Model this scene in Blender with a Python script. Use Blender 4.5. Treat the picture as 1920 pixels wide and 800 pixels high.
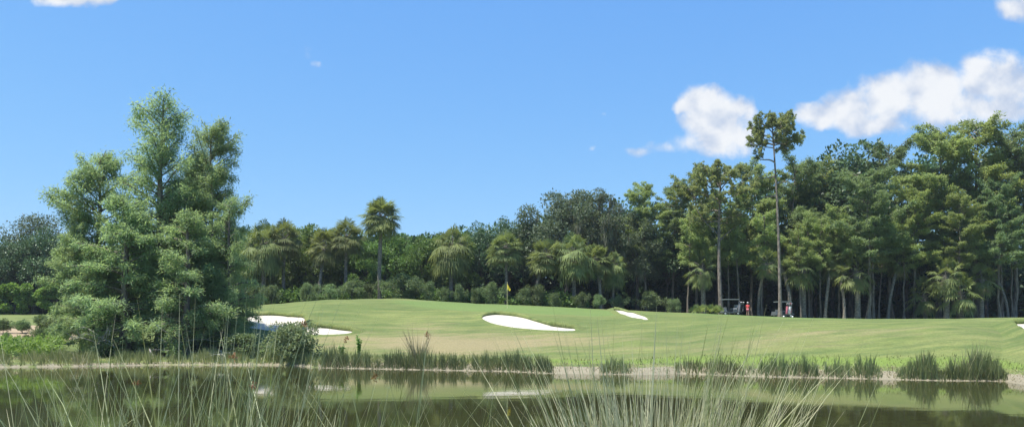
import bpy, math, random
import numpy as np
from mathutils import Vector
PI = math.pi
R = math.radians
rs = np.random.RandomState
scene = bpy.context.scene
C = scene.collection
for o in list(bpy.data.objects):
    bpy.data.objects.remove(o)

# ---------------------------------------------------------------- camera
F = 1500.0; HOR = 605.0; EYE = 2.5          # focal length in photo pixels, horizon row, eye height over the water
cd = bpy.data.cameras.new('camera'); cam = bpy.data.objects.new('camera', cd); C.objects.link(cam)
cam.location = (0, 0, EYE); cam.rotation_euler = (R(90), 0, 0)
cd.sensor_fit = 'HORIZONTAL'; cd.sensor_width = 36; cd.lens = 36*F/1920
cd.shift_y = (HOR-400)/1920; cd.clip_start = 0.1; cd.clip_end = 6000
scene.camera = cam

# ---------------------------------------------------------------- light
SUN_EL, SUN_AZ = 69, -112         # azimuth measured clockwise from +Y (the view direction): high, from the left
EXPOSURE = 1.0
sd = Vector((math.sin(R(SUN_AZ))*math.cos(R(SUN_EL)), math.cos(R(SUN_AZ))*math.cos(R(SUN_EL)), math.sin(R(SUN_EL))))
sl = bpy.data.lights.new('sun', 'SUN'); sun = bpy.data.objects.new('sun', sl); C.objects.link(sun)
sl.energy = 4.6; sl.angle = R(0.53); sl.color = (1, 0.95, 0.87)
sun.rotation_euler = sd.to_track_quat('Z', 'Y').to_euler(); sun.location = (-40, -20, 90)
world = bpy.data.worlds.new('World'); scene.world = world; world.use_nodes = True
scene.view_settings.view_transform = 'Standard'; scene.view_settings.look = 'None'
scene.view_settings.gamma = 1; scene.view_settings.use_curve_mapping = False
scene.view_settings.exposure = EXPOSURE
scene.cycles.max_bounces = 8; scene.cycles.diffuse_bounces = 4; scene.cycles.glossy_bounces = 3
scene.cycles.transmission_bounces = 4; scene.cycles.transparent_max_bounces = 8
scene.cycles.use_denoising = True
scene.cycles.adaptive_threshold = 0.02


class NT:
    """small node helper"""
    def __init__(s, tree): s.t = tree; s.n = tree.nodes; s.l = tree.links
    def new(s, ty, **kw):
        n = s.n.new(ty)
        for k, v in kw.items(): setattr(n, k, v)
        return n
    def put(s, sock, v):
        if hasattr(v, 'is_output') or isinstance(v, bpy.types.NodeSocket): s.l.new(v, sock)
        else: sock.default_value = v
    def math(s, op, a, b=0.0, c=None, clamp=False):
        n = s.n.new('ShaderNodeMath'); n.operation = op; n.use_clamp = clamp
        s.put(n.inputs[0], a); s.put(n.inputs[1], b)
        if c is not None: s.put(n.inputs[2], c)
        return n.outputs[0]
    def ramp(s, v, lo, hi, a=0.0, b=1.0, smooth=True):
        n = s.n.new('ShaderNodeMapRange'); n.interpolation_type = 'SMOOTHSTEP' if smooth else 'LINEAR'
        s.put(n.inputs[0], v); n.inputs[1].default_value = lo; n.inputs[2].default_value = hi
        n.inputs[3].default_value = a; n.inputs[4].default_value = b
        return n.outputs[0]
    def mix(s, f, a, b, blend='MIX'):
        n = s.n.new('ShaderNodeMix'); n.data_type = 'RGBA'; n.blend_type = blend; n.clamp_factor = True
        s.put(n.inputs[0], f); s.put(n.inputs[6], a if not isinstance(a, tuple) else (*a, 1)); s.put(n.inputs[7], b if not isinstance(b, tuple) else (*b, 1))
        return n.outputs[2]
    def noise(s, vec, scale, detail=3, rough=0.5, dist=0.0, col=False):
        n = s.n.new('ShaderNodeTexNoise'); s.put(n.inputs['Vector'], vec)
        n.inputs['Scale'].default_value = scale; n.inputs['Detail'].default_value = detail
        n.inputs['Roughness'].default_value = rough; n.inputs['Distortion'].default_value = dist
        return n.outputs[1 if col else 0]
    def mapping(s, vec, sc):
        n = s.n.new('ShaderNodeMapping'); s.put(n.inputs[0], vec); n.inputs['Scale'].default_value = sc
        return n.outputs[0]


def build_world():
    t = NT(world.node_tree); t.n.clear()
    out = t.new('ShaderNodeOutputWorld'); bg = t.new('ShaderNodeBackground')
    sky = t.new('ShaderNodeTexSky', sky_type='NISHITA', sun_disc=False)
    sky.sun_elevation = R(SUN_EL); sky.sun_rotation = R(SUN_AZ); sky.air_density = 1.15; sky.dust_density = 0.25; sky.ozone_density = 2.4; sky.altitude = 0
    sc_ = t.new('ShaderNodeSeparateColor'); t.l.new(sky.outputs[0], sc_.inputs[0]); cc = t.new('ShaderNodeCombineColor')
    for i, (g, k) in enumerate(((.78, .71), (.57, 1.47), (.25, 3.74))):      # the phone's rendering of a clear subtropical sky: bluer, flatter towards the horizon
        t.l.new(t.math('MULTIPLY', t.math('POWER', sc_.outputs[i], g), k), cc.inputs[i])
    tc = t.new('ShaderNodeTexCoord'); sep = t.new('ShaderNodeSeparateXYZ'); t.l.new(tc.outputs['Generated'], sep.inputs[0])
    y = t.math('MAXIMUM', sep.outputs[1], 0.02)
    u = t.math('DIVIDE', sep.outputs[0], y); v = t.math('DIVIDE', sep.outputs[2], y)
    # cumulus as soft lumps broken up by noise, laid out by compass direction and height above the horizon
    lumps = [(1530, 220, 44, 26, 1), (1590, 205, 60, 42, 1), (1660, 190, 70, 48, 1), (1690, 165, 55, 34, 1), (1745, 165, 80, 55, 1), (1640, 235, 90, 28, .75),
             (1850, 150, 70, 58, 1), (1835, 122, 40, 26, .9), (1900, 165, 60, 50, 1), (1790, 205, 120, 45, .95), (1880, 205, 70, 30, .8),
             (1322, 196, 42, 36, 1.1), (1345, 220, 66, 46, 1.1), (1388, 208, 32, 32, 1), (1360, 255, 70, 40, .95), (1285, 190, 28, 18, 1), (1320, 265, 85, 28, .6), (1245, 274, 60, 22, .35), (1200, 285, 40, 14, .25),
             (140, -6, 70, 24, 1), (203, -4, 16, 14, .8), (50, -18, 60, 12, .7), (1905, 18, 42, 26, .9), (1930, -6, 40, 20, .9),
             (575, 104, 16, 24, .2), (590, 122, 20, 13, .2), (1592, 160, 12, 18, .2), (1118, 272, 14, 8, .06), (1135, 212, 10, 9, .1)]
    cmb = t.new('ShaderNodeCombineXYZ'); t.l.new(u, cmb.inputs[0]); t.l.new(v, cmb.inputs[1])
    wob = t.noise(cmb.outputs[0], 14, 4, 0.6, 0, True)
    ws = t.new('ShaderNodeSeparateColor'); t.l.new(wob, ws.inputs[0])
    u2 = t.math('ADD', u, t.math('MULTIPLY', t.math('SUBTRACT', ws.outputs[0], .5), .035))
    v2 = t.math('ADD', v, t.math('MULTIPLY', t.math('SUBTRACT', ws.outputs[1], .5), .03))
    dens = None; low = None
    for (px, py, rx, ry, k) in lumps:
        du = t.math('DIVIDE', t.math('SUBTRACT', u2, (px-960)/F), rx*1.1/F)
        dv = t.math('DIVIDE', t.math('SUBTRACT', v2, (HOR-py)/F), ry*1.08/F)
        r2 = t.math('ADD', t.math('MULTIPLY', du, du), t.math('MULTIPLY', dv, dv))
        e = t.math('SUBTRACT', float(k), r2)
        dens = e if dens is None else t.math('SMOOTH_MAX', dens, e, 0.25)
    fb = t.noise(cmb.outputs[0], 22, 10, 0.62, 0.2)
    d = t.math('ADD', dens, t.math('MULTIPLY', t.math('SUBTRACT', fb, 0.5), 2.0))
    alpha = t.ramp(d, -0.14, 0.80)
    alpha = t.math('MULTIPLY', alpha, t.ramp(sep.outputs[1], 0.05, 0.2))
    # cloud shading painted into the colour: bright puffs, greyer lower and thin parts
    cm2 = t.new('ShaderNodeCombineXYZ'); t.l.new(t.math('ADD', u, 0.012), cm2.inputs[0]); t.l.new(t.math('SUBTRACT', v, 0.02), cm2.inputs[1])
    fb2 = t.noise(cm2.outputs[0], 18, 5, 0.5, 0.2)
    fb1 = t.noise(cmb.outputs[0], 18, 5, 0.5, 0.2)
    rel = t.math('SUBTRACT', fb1, fb2)
    sh = t.ramp(t.math('ADD', t.math('MULTIPLY', rel, 3.0), t.math('MULTIPLY', d, 0.42)), -0.40, 0.70)
    ccol = t.mix(sh, (CL*0.55, CL*0.65, CL*0.84), (CL*0.97, CL*0.99, CL*1.02))
    col = t.mix(t.math('MULTIPLY', alpha, 0.97), cc.outputs[0], ccol)
    t.l.new(col, bg.inputs[0]); bg.inputs[1].default_value = SKYS
    t.l.new(bg.outputs[0], out.inputs[0])
SKYS, CL = 0.085, 5.6
build_world()

# ---------------------------------------------------------------- mesh helper
class MB:
    def __init__(s): s.v = []; s.f = {3: [], 4: []}; s.t = {3: [], 4: []}; s.n = 0
    def add(s, V, Fc, tint=0.5):
        V = np.asarray(V, dtype=np.float64).reshape(-1, 3); Fc = np.asarray(Fc, dtype=np.int64)
        k = Fc.shape[1]; s.v.append(V); s.f[k].append(Fc+s.n); s.n += len(V)
        s.t[k].append(np.broadcast_to(np.asarray(tint, dtype=np.float64), (len(Fc),)))
    def quads(s, P, tint):                     # P (n,4,3)
        n = len(P); s.add(P.reshape(-1, 3), np.arange(n*4).reshape(n, 4), tint)
    def tube(s, pts, rad, k=6, tint=0.5, cap=True):
        pts = np.asarray(pts, float); m = len(pts); rad = np.broadcast_to(np.asarray(rad, float), (m,))
        T = np.gradient(pts, axis=0); T /= np.linalg.norm(T, axis=1)[:, None]+1e-9
        ref = np.array([0, 0, 1.]) if abs(T[:, 2].mean()) < .8 else np.array([1., 0, 0])
        A = np.cross(T, ref); A /= np.linalg.norm(A, axis=1)[:, None]+1e-9; B = np.cross(T, A)
        a = np.arange(k)*2*PI/k
        V = pts[:, None]+rad[:, None, None]*(np.cos(a)[None, :, None]*A[:, None]+np.sin(a)[None, :, None]*B[:, None])
        i = np.arange(m-1)[:, None]*k; j = np.arange(k)[None]; j2 = (j+1) % k
        Fq = np.stack([i+j, i+j2, i+k+j2, i+k+j], -1).reshape(-1, 4)
        s.add(V.reshape(-1, 3), Fq, tint)
        if cap:
            c = pts[-1]; base = s.n; V2 = np.vstack([V[-1], c[None]])
            s.add(V2, np.array([[q, (q+1) % k, k] for q in range(k)]), tint)
            V2 = np.vstack([V[0], pts[0][None]]); s.add(V2, np.array([[(q+1) % k, q, k] for q in range(k)]), tint)
    def box(s, c, d, rz=0.0, taper=1.0, tint=0.5):
        x, y, z = [q/2 for q in d]
        V = np.array([[sx*x*(taper if sz > 0 else 1), sy*y*(taper if sz > 0 else 1), sz*z] for sz in (-1, 1) for sx, sy in ((-1, -1), (1, -1), (1, 1), (-1, 1))])
        cz, sn = math.cos(rz), math.sin(rz); V = V@np.array([[cz, sn, 0], [-sn, cz, 0], [0, 0, 1]])+np.array(c)
        s.add(V, [[3, 2, 1, 0], [4, 5, 6, 7], [0, 1, 5, 4], [1, 2, 6, 5], [2, 3, 7, 6], [3, 0, 4, 7]], tint)
    def ball(s, c, r, nu=10, nv=7, tint=0.5):
        r = np.broadcast_to(np.asarray(r, float), (3,)); V = []
        for i in range(nv+1):
            th = PI*i/nv
            for j in range(nu): V.append((math.sin(th)*math.cos(2*PI*j/nu), math.sin(th)*math.sin(2*PI*j/nu), math.cos(th)))
        V = np.array(V)*r+np.array(c)
        s.add(V, [[i*nu+j, (i+1)*nu+j, (i+1)*nu+(j+1) % nu, i*nu+(j+1) % nu] for i in range(nv) for j in range(nu)], tint)
    def mesh(s, name, mat, smooth=False):
        me = bpy.data.meshes.new(name)
        V = np.concatenate(s.v) if s.v else np.zeros((0, 3))
        me.vertices.add(len(V)); me.vertices.foreach_set('co', V.astype(np.float32).ravel())
        fl, st, tt, cur = [], [], [], 0
        for k in (3, 4):
            if s.f[k]:
                a = np.concatenate(s.f[k]); fl.append(a.ravel()); st.append(cur+np.arange(len(a))*k); cur += len(a)*k; tt.append(np.concatenate(s.t[k]))
        fl = np.concatenate(fl); st = np.concatenate(st)
        me.loops.add(len(fl)); me.loops.foreach_set('vertex_index', fl.astype(np.int32))
        me.polygons.add(len(st)); me.polygons.foreach_set('loop_start', st.astype(np.int32))
        me.update(calc_edges=True)
        at = me.attributes.new('tint', 'FLOAT', 'FACE'); at.data.foreach_set('value', np.concatenate(tt).astype(np.float32))
        me.polygons.foreach_set('use_smooth', np.full(len(st), smooth, dtype=bool))
        if mat: me.materials.append(mat)
        return me
    def obj(s, name, mat, parent=None, smooth=False, loc=None):
        return link(name, s.mesh(name, mat, smooth), parent, loc)

def link(name, data, parent=None, loc=None):
    o = bpy.data.objects.new(name, data); C.objects.link(o)
    if parent: o.parent = parent
    if loc is not None: o.location = loc
    return o
def tag(o, label=None, cat=None, group=None, kind=None):
    for k, v in (('label', label), ('category', cat), ('group', group), ('kind', kind)):
        if v: o[k] = v
    return o
def spawn(name, parts, loc, label, cat, group=None, rz=0.0, sc=(1, 1, 1), tilt=(0, 0)):
    """an Empty at the base with one child per part mesh (meshes shared between the copies)"""
    e = link(name, None, None, loc); e.rotation_euler = (tilt[0], tilt[1], rz); e.scale = sc; e.empty_display_size = .3
    for p in parts: link(p[0], p[1], e)
    return tag(e, label, cat, group)

# ---------------------------------------------------------------- terrain shape
def xo(px): return (np.asarray(px, float)-960)/F
SH = np.array([(-2500, 688), (0, 688), (120, 687), (310, 683.5), (420, 684), (540, 684), (600, 689), (700, 691), (850, 694), (960, 696), (1040, 700), (1120, 701), (1200, 702), (1280, 700), (1350, 703), (1440, 706), (1600, 709), (1760, 713), (1880, 714), (1930, 722), (2100, 730), (2600, 735), (5000, 735)], float)
def shoreY(px): return F*EYE/(np.interp(px, SH[:, 0], SH[:, 1])-HOR)
COLS = {
 -2500: [(50, 672), (58, 645), (66, 622), (75, 603), (100, 589), (140, 592)],
 130: [(50, 672), (58, 645), (66, 622), (75, 603), (100, 589), (140, 592)],
 330: [(52, 668), (58, 640), (64, 615), (72, 596), (100, 588), (140, 592)],
 450: [(50, 668), (54, 634), (57, 614), (60, 597), (66, 582), (75, 575), (90, 576), (140, 585)],
 560: [(49, 665), (54, 634), (57, 616), (60, 599), (66, 577), (75, 564), (90, 567), (140, 580)],
 740: [(47, 664), (51, 641), (57, 614), (64, 588), (70, 568), (75, 558), (82, 558), (95, 562), (140, 575)],
 860: [(46, 660), (51, 636), (57, 610), (61, 594), (66, 580), (73, 569), (80, 567), (95, 570), (140, 580)],
 960: [(44, 670), (50, 640), (55.5, 613), (59, 597), (63, 586), (72, 579), (80, 571), (95, 574), (140, 582)],
 1100: [(43, 674), (48, 646), (54, 618), (60, 601), (68, 589), (78, 578), (90, 578), (140, 585)],
 1180: [(42, 678), (48, 638), (53, 615), (58, 602), (66, 592), (76, 582), (90, 583), (140, 588)],
 1300: [(40.5, 686), (46, 640), (52, 611), (58, 596), (70, 587.5), (90, 587.5), (140, 591)],
 1500: [(38.5, 692), (42.5, 645), (46, 618), (50, 604), (60, 597.5), (90, 596), (140, 598)],
 1700: [(37, 694), (40, 655), (43, 624), (46, 608), (52, 599.5), (90, 599), (140, 600)],
 1850: [(36, 694), (39, 650), (42, 622), (46, 603), (52, 596), (70, 597), (90, 599), (140, 600)],
 1930: [(35.5, 694), (39, 650), (42, 622), (46, 604), (52, 597), (70, 597), (90, 599), (140, 600)],
 5000: [(35.5, 694), (39, 650), (42, 622), (46, 604), (52, 597), (70, 597), (90, 599), (140, 600)]}
TG = np.concatenate([np.arange(-10, 70, .25), np.arange(70, 140, 1.0)])
PG = np.arange(-2500, 5001, 10.)
def _table():
    ks = sorted(COLS); rows = []
    for k in ks:
        ys = shoreY(k); pts = [(-10, -1.6), (-1, -.25), (0, 0), (.5, .22), (1.6, .42)]
        for (Y, py) in COLS[k]:
            if Y-ys > 2.4: pts.append((Y-ys, EYE+(HOR-py)*Y/F))
        a = np.array(pts); z = np.interp(TG, a[:, 0], a[:, 1])
        w = np.exp(-.5*(np.arange(-12, 13)/5.)**2); w /= w.sum()
        zs = np.convolve(np.pad(z, 12, 'edge'), w, 'valid')
        b = np.clip((TG-1.0)/2.5, 0, 1); rows.append(z*(1-b)+zs*b)
    Zt = np.stack([np.interp(PG, ks, np.array(rows)[:, j]) for j in range(len(TG))], 1)
    w = np.exp(-.5*(np.arange(-12, 13)/4.)**2); w /= w.sum()
    Zt = np.apply_along_axis(lambda c: np.convolve(np.pad(c, 12, 'edge'), w, 'valid'), 0, Zt)
    return Zt
ZT = _table()
def ground(px, Y):
    px = np.asarray(px, float); Y = np.asarray(Y, float); px, Y = np.broadcast_arrays(px, Y)
    t = Y-shoreY(px)
    fi = np.clip((px-PG[0])/10, 0, len(PG)-1.001); i = fi.astype(int); a = fi-i
    j = np.clip(np.searchsorted(TG, t, 'right')-1, 0, len(TG)-2); b = np.clip((t-TG[j])/(TG[j+1]-TG[j]), 0, 1)
    z = (ZT[i, j]*(1-a)+ZT[i+1, j]*a)*(1-b)+(ZT[i, j+1]*(1-a)+ZT[i+1, j+1]*a)*b
    x = xo(px)*Y
    w = np.clip((t-3)/6, 0, 1)*np.clip((120-Y)/50, 0, 1)
    return z+w*(.05*np.sin(x*.55+1.3)*np.sin(Y*.47+.6)+.03*np.sin(x*1.3+Y*.9))
def at(px, Y, dz=0.0):
    return Vector((float(xo(px)*Y), float(Y), float(ground(px, Y))+dz))
def zat(py, Y): return EYE+(HOR-py)*Y/F
def hit(px, py):
    """distance at which the ground first shows at that direction"""
    Ys = np.arange(shoreY(px)+.3, 110, .05); r = HOR-(ground(px, Ys)-EYE)*F/Ys
    k = np.nonzero(r <= py)[0]
    return float(Ys[k[0]]) if len(k) else 80.0

BUNK = [
 dict(c=(540, 609), p=[(445, 608), (456, 599), (470, 593), (500, 591), (535, 592.5), (560, 594), (573, 596), (577, 606), (588, 612), (610, 613), (640, 618), (664, 622), (650, 626), (620, 628), (590, 629), (550, 626), (500, 620), (465, 615)],
      label='large white sand bunker behind the leafy waterside shrub, with a stepped upper edge'),
 dict(c=(985, 606), p=[(902, 596), (912, 591.5), (930, 590), (960, 592), (985, 596), (1005, 602), (1030, 609), (1060, 614), (1080, 617), (1076, 620.5), (1050, 621), (1010, 619), (965, 615), (930, 609), (912, 603)],
      label='white sand bunker shaped like a teardrop below the yellow flag'),
 dict(c=(1184, 589), p=[(1149, 582), (1158, 582), (1172, 583.5), (1192, 587), (1206, 592), (1218, 599), (1208, 600), (1190, 597), (1172, 592), (1158, 586.5)],
      label='small narrow white sand bunker high on the crest beside the green'),
 dict(c=(1935, 615), p=[(1897, 608), (1920, 607), (1950, 606), (1975, 610), (1980, 622), (1960, 630), (1930, 629), (1910, 621), (1900, 614)],
      label='white sand bunker cut off by the picture edge at the far end of the fairway')]
def smooth_closed(p, n=10):
    p = np.array(p, float); m = len(p); out = []
    for i in range(m):
        a, b, c, d = p[i-1], p[i], p[(i+1) % m], p[(i+2) % m]
        for k in range(n):
            t = k/n; out.append(.5*((2*b)+(-a+c)*t+(2*a-5*b+4*c-d)*t*t+(-a+3*b-3*c+d)*t**3))
    return np.array(out)
for b in BUNK:
    pts = []
    for (px, py) in b['p']:
        Y = hit(px, py)
        pts.append((xo(px)*Y, Y))
    b['poly'] = smooth_closed(pts, 6); Yc = hit(*b['c']); b['ctr'] = np.array((xo(b['c'][0])*Yc, Yc))
    print('bunker', [round(float(q[1]), 1) for q in pts])
def sdist(poly, X, Y):
    """signed distance, positive inside"""
    X = X.ravel(); Y = Y.ravel(); ins = np.zeros(len(X), bool); dm = np.full(len(X), 1e9)
    for i in range(len(poly)):
        x1, y1 = poly[i-1]; x2, y2 = poly[i]
        c = ((y1 > Y) != (y2 > Y)) & (X < (x2-x1)*(Y-y1)/((y2-y1)+1e-12)+x1); ins ^= c
        dx, dy = x2-x1, y2-y1; t = np.clip(((X-x1)*dx+(Y-y1)*dy)/(dx*dx+dy*dy+1e-12), 0, 1)
        dm = np.minimum(dm, np.hypot(X-x1-t*dx, Y-y1-t*dy))
    return np.where(ins, dm, -dm)

# ---------------------------------------------------------------- materials
def mat(name, fn):
    m = bpy.data.materials.new(name); m.use_nodes = True; t = NT(m.node_tree); t.n.clear()
    out = t.new('ShaderNodeOutputMaterial'); t.l.new(fn(t, out), out.inputs[0]); return m
def bsdf(t, col, rough=.6, spec=.3, normal=None, **kw):
    b = t.new('ShaderNodeBsdfPrincipled'); t.put(b.inputs['Base Color'], col if not isinstance(col, tuple) else (*col, 1))
    t.put(b.inputs['Roughness'], rough); b.inputs['Specular IOR Level'].default_value = spec
    for k, v in kw.items(): b.inputs[k].default_value = v
    if normal is not None: t.l.new(normal, b.inputs['Normal'])
    return b.outputs[0]
def bump(t, h, strength, dist):
    n = t.new('ShaderNodeBump'); n.inputs['Strength'].default_value = strength; n.inputs['Distance'].default_value = dist
    t.l.new(h, n.inputs['Height']); return n.outputs[0]
def attr(t, nm):
    n = t.new('ShaderNodeAttribute', attribute_name=nm); return n.outputs['Fac']
def leafmat(name, c1, c2, trans=.3, rough=.55, var=.35, spec=.25):
    def fn(t, out):
        oi = t.new('ShaderNodeObjectInfo'); geo = t.new('ShaderNodeNewGeometry')
        col = t.mix(attr(t, 'tint'), c1, c2)
        big = t.noise(geo.outputs['Position'], .9, 2)
        col = t.mix(t.ramp(big, .35, .65, 0, .5), col, tuple(q*1.35 for q in c2))
        h = t.new('ShaderNodeHueSaturation'); t.l.new(col, h.inputs['Color'])
        t.l.new(t.ramp(oi.outputs['Random'], 0, 1, .485, .515, False), h.inputs['Hue'])
        t.l.new(t.ramp(oi.outputs['Random'], 0, 1, 1-var*.6, 1+var*.6, False), h.inputs['Value'])
        b = bsdf(t, h.outputs[0], rough, spec)
        tr = t.new('ShaderNodeBsdfTranslucent'); t.l.new(t.mix(.5, h.outputs[0], tuple(min(1, q*1.5) for q in (c2[0], c2[1], c2[2]*.5))), tr.inputs[0])
        mx = t.new('ShaderNodeMixShader'); mx.inputs[0].default_value = trans; t.l.new(b, mx.inputs[1]); t.l.new(tr.outputs[0], mx.inputs[2])
        return mx.outputs[0]
    return mat(name, fn)
def barkmat(name, c1, c2, sc=6, zs=.25):
    def fn(t, out):
        tc = t.new('ShaderNodeTexCoord'); v = t.mapping(tc.outputs['Object'], (1, 1, zs)); n = t.noise(v, sc, 5, .65)
        col = t.mix(t.ramp(n, .35, .65), c1, c2)
        return bsdf(t, col, .85, .15, bump(t, n, .6, .04))
    return mat(name, fn)
def plain(name, c, rough=.5, spec=.4, **kw): return mat(name, lambda t, o: bsdf(t, c, rough, spec, **kw))

M = {}
M['cyp'] = leafmat('cypress_foliage', (.115, .18, .09), (.27, .36, .185), .55, .6, .25)
M['cypw'] = leafmat('woodland_cypress_foliage', (.11, .16, .065), (.29, .36, .14), .52)
M['cypd'] = leafmat('greyer_cypress_foliage', (.075, .12, .05), (.20, .265, .12), .45)
M['cypy'] = leafmat('yellower_cypress_foliage', (.10, .145, .045), (.27, .32, .11), .48)
M['shrub'] = leafmat('shrub_leaves', (.07, .115, .05), (.21, .25, .13), .35, var=0)
M['broad'] = leafmat('broad_leaves', (.05, .10, .024), (.135, .21, .052), .35, .5, spec=.3)
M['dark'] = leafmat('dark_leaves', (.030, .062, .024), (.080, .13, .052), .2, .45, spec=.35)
M['oak'] = leafmat('oak_leaves', (.055, .08, .045), (.12, .155, .085), .3)
M['moss'] = leafmat('hanging_moss', (.11, .12, .085), (.19, .19, .13), .3)
M['pine'] = leafmat('pine_needles', (.12, .16, .07), (.31, .35, .17), .5)
M['palm'] = leafmat('palm_fronds', (.045, .075, .032), (.21, .245, .085), .4, .6, spec=.2)
M['dead'] = leafmat('dead_fronds', (.16, .13, .08), (.30, .24, .14), .15)
M['bush'] = leafmat('bush_leaves', (.06, .10, .04), (.16, .215, .095), .35, var=.6)
M['hedge'] = leafmat('hedge_leaves', (.075, .155, .035), (.20, .32, .08), .4)
M['under'] = leafmat('shade_dark_undergrowth', (.012, .030, .012), (.03, .06, .022), .2)  # shade of the wood interior put into a near-black leaf colour
M['reed'] = leafmat('reed_blades', (.055, .075, .035), (.17, .20, .08), .25)
M['reedtan'] = leafmat('dry_reed_blades', (.20, .17, .10), (.34, .31, .19), .2)
M['rush'] = leafmat('rush_stems', (.12, .19, .035), (.66, .63, .42), .15, .45, .2)
M['grassy'] = leafmat('bank_grass', (.09, .13, .035), (.26, .27, .12), .3)
M['bark'] = barkmat('grey_bark', (.10, .085, .065), (.23, .20, .16))
M['barkd'] = barkmat('dark_bark', (.05, .045, .038), (.12, .105, .085))
M['pinebark'] = barkmat('pine_bark', (.10, .085, .07), (.27, .23, .19), 7, .35)
M['palmbark'] = barkmat('palm_bark', (.11, .10, .085), (.25, .225, .18), 5, 1.6)
M['snag'] = barkmat('bleached_wood', (.30, .28, .24), (.5, .47, .42))

def grass_fn(t, out):
    geo = t.new('ShaderNodeNewGeometry'); P = geo.outputs['Position']
    n1 = t.noise(P, .16, 4, .6); n2 = t.noise(P, 1.3, 4, .6); n3 = t.noise(t.mapping(P, (1, 1, .2)), 9, 4, .7)
    st = t.noise(t.mapping(P, (.10, .9, .3)), 1.2, 3, .6)
    col = t.mix(t.ramp(n1, .35, .65), GR1, GR2)
    col = t.mix(t.ramp(st, .4, .66, 0, .6), col, GR3)
    st2 = t.noise(t.mapping(P, (.16, .7, .3)), 2.3, 4, .65); col = t.mix(t.ramp(st2, .42, .7, 0, .55), col, (.062, .105, .036))
    col = t.mix(t.ramp(n2, .45, .75, 0, .35), col, (.12, .13, .045))
    def m(nm, lo=.25, hi=.75, nz=n2, amp=.9):
        a = attr(t, nm); return t.ramp(t.math('ADD', a, t.math('MULTIPLY', t.math('MULTIPLY', t.math('SUBTRACT', nz, .5), amp), t.math('MULTIPLY', a, 3.0, clamp=True))), lo, hi)
    col = t.mix(t.math('MULTIPLY', m('green', .3, .6, n2, .1), .75), col, (.135, .205, .062))
    dn = t.noise(t.mapping(P, (.25, 1.1, .5)), 1.1, 5, .7)
    col = t.mix(m('dry', .10, .95, dn, 2.2), col, (.25, .215, .115))
    col = t.mix(m('rim', .3, .9), col, (.155, .215, .05))
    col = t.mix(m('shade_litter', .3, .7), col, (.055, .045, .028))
    col = t.mix(m('sand', .35, .6, n2, 1.0), col, t.mix(n3, (.17, .15, .105), (.36, .32, .24)))
    col = t.mix(m('waste', .35, .6, n2, 1.0), col, t.mix(n3, (.27, .20, .13), (.42, .33, .225)))
    col = t.mix(t.ramp(n3, .3, .7, 0, .38), col, (.03, .04, .015))
    return bsdf(t, col, .9, .1, bump(t, n3, .35, .06))
GR1, GR2, GR3 = (.102, .145, .045), (.165, .200, .063), (.225, .235, .088)
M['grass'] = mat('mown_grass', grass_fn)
def sand_fn(t, out):
    geo = t.new('ShaderNodeNewGeometry'); P = geo.outputs['Position']; n = t.noise(t.mapping(P, (1, 2.2, 1)), 1.6, 6, .65)
    return bsdf(t, t.mix(n, (.38, .35, .29), (.54, .51, .44)), .95, .1, bump(t, n, .7, .12))
M['sand'] = mat('bunker_sand', sand_fn)
def water_fn(t, out):
    geo = t.new('ShaderNodeNewGeometry'); P = geo.outputs['Position']
    n = t.noise(t.mapping(P, (.35, 1.6, 1)), 1.0, 3, .5); n2 = t.noise(t.mapping(P, (1.0, 4.5, 1)), 1.6, 2, .5)
    patch = t.ramp(t.noise(t.mapping(P, (.05, .12, 1)), 1.0, 2), .4, .7)
    h = t.math('ADD', t.math('MULTIPLY', n, .6), t.math('MULTIPLY', n2, t.math('MULTIPLY', patch, .35)))
    b = t.new('ShaderNodeBsdfPrincipled'); b.inputs['Base Color'].default_value = (.034, .036, .012, 1)
    b.inputs['Roughness'].default_value = .035; b.inputs['IOR'].default_value = 1.6
    b.inputs['Specular Tint'].default_value = (.93, .93, .78, 1)
    t.l.new(bump(t, h, .06, .05), b.inputs['Normal']); return b.outputs[0]
M['water'] = mat('pond_water', water_fn)

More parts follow.
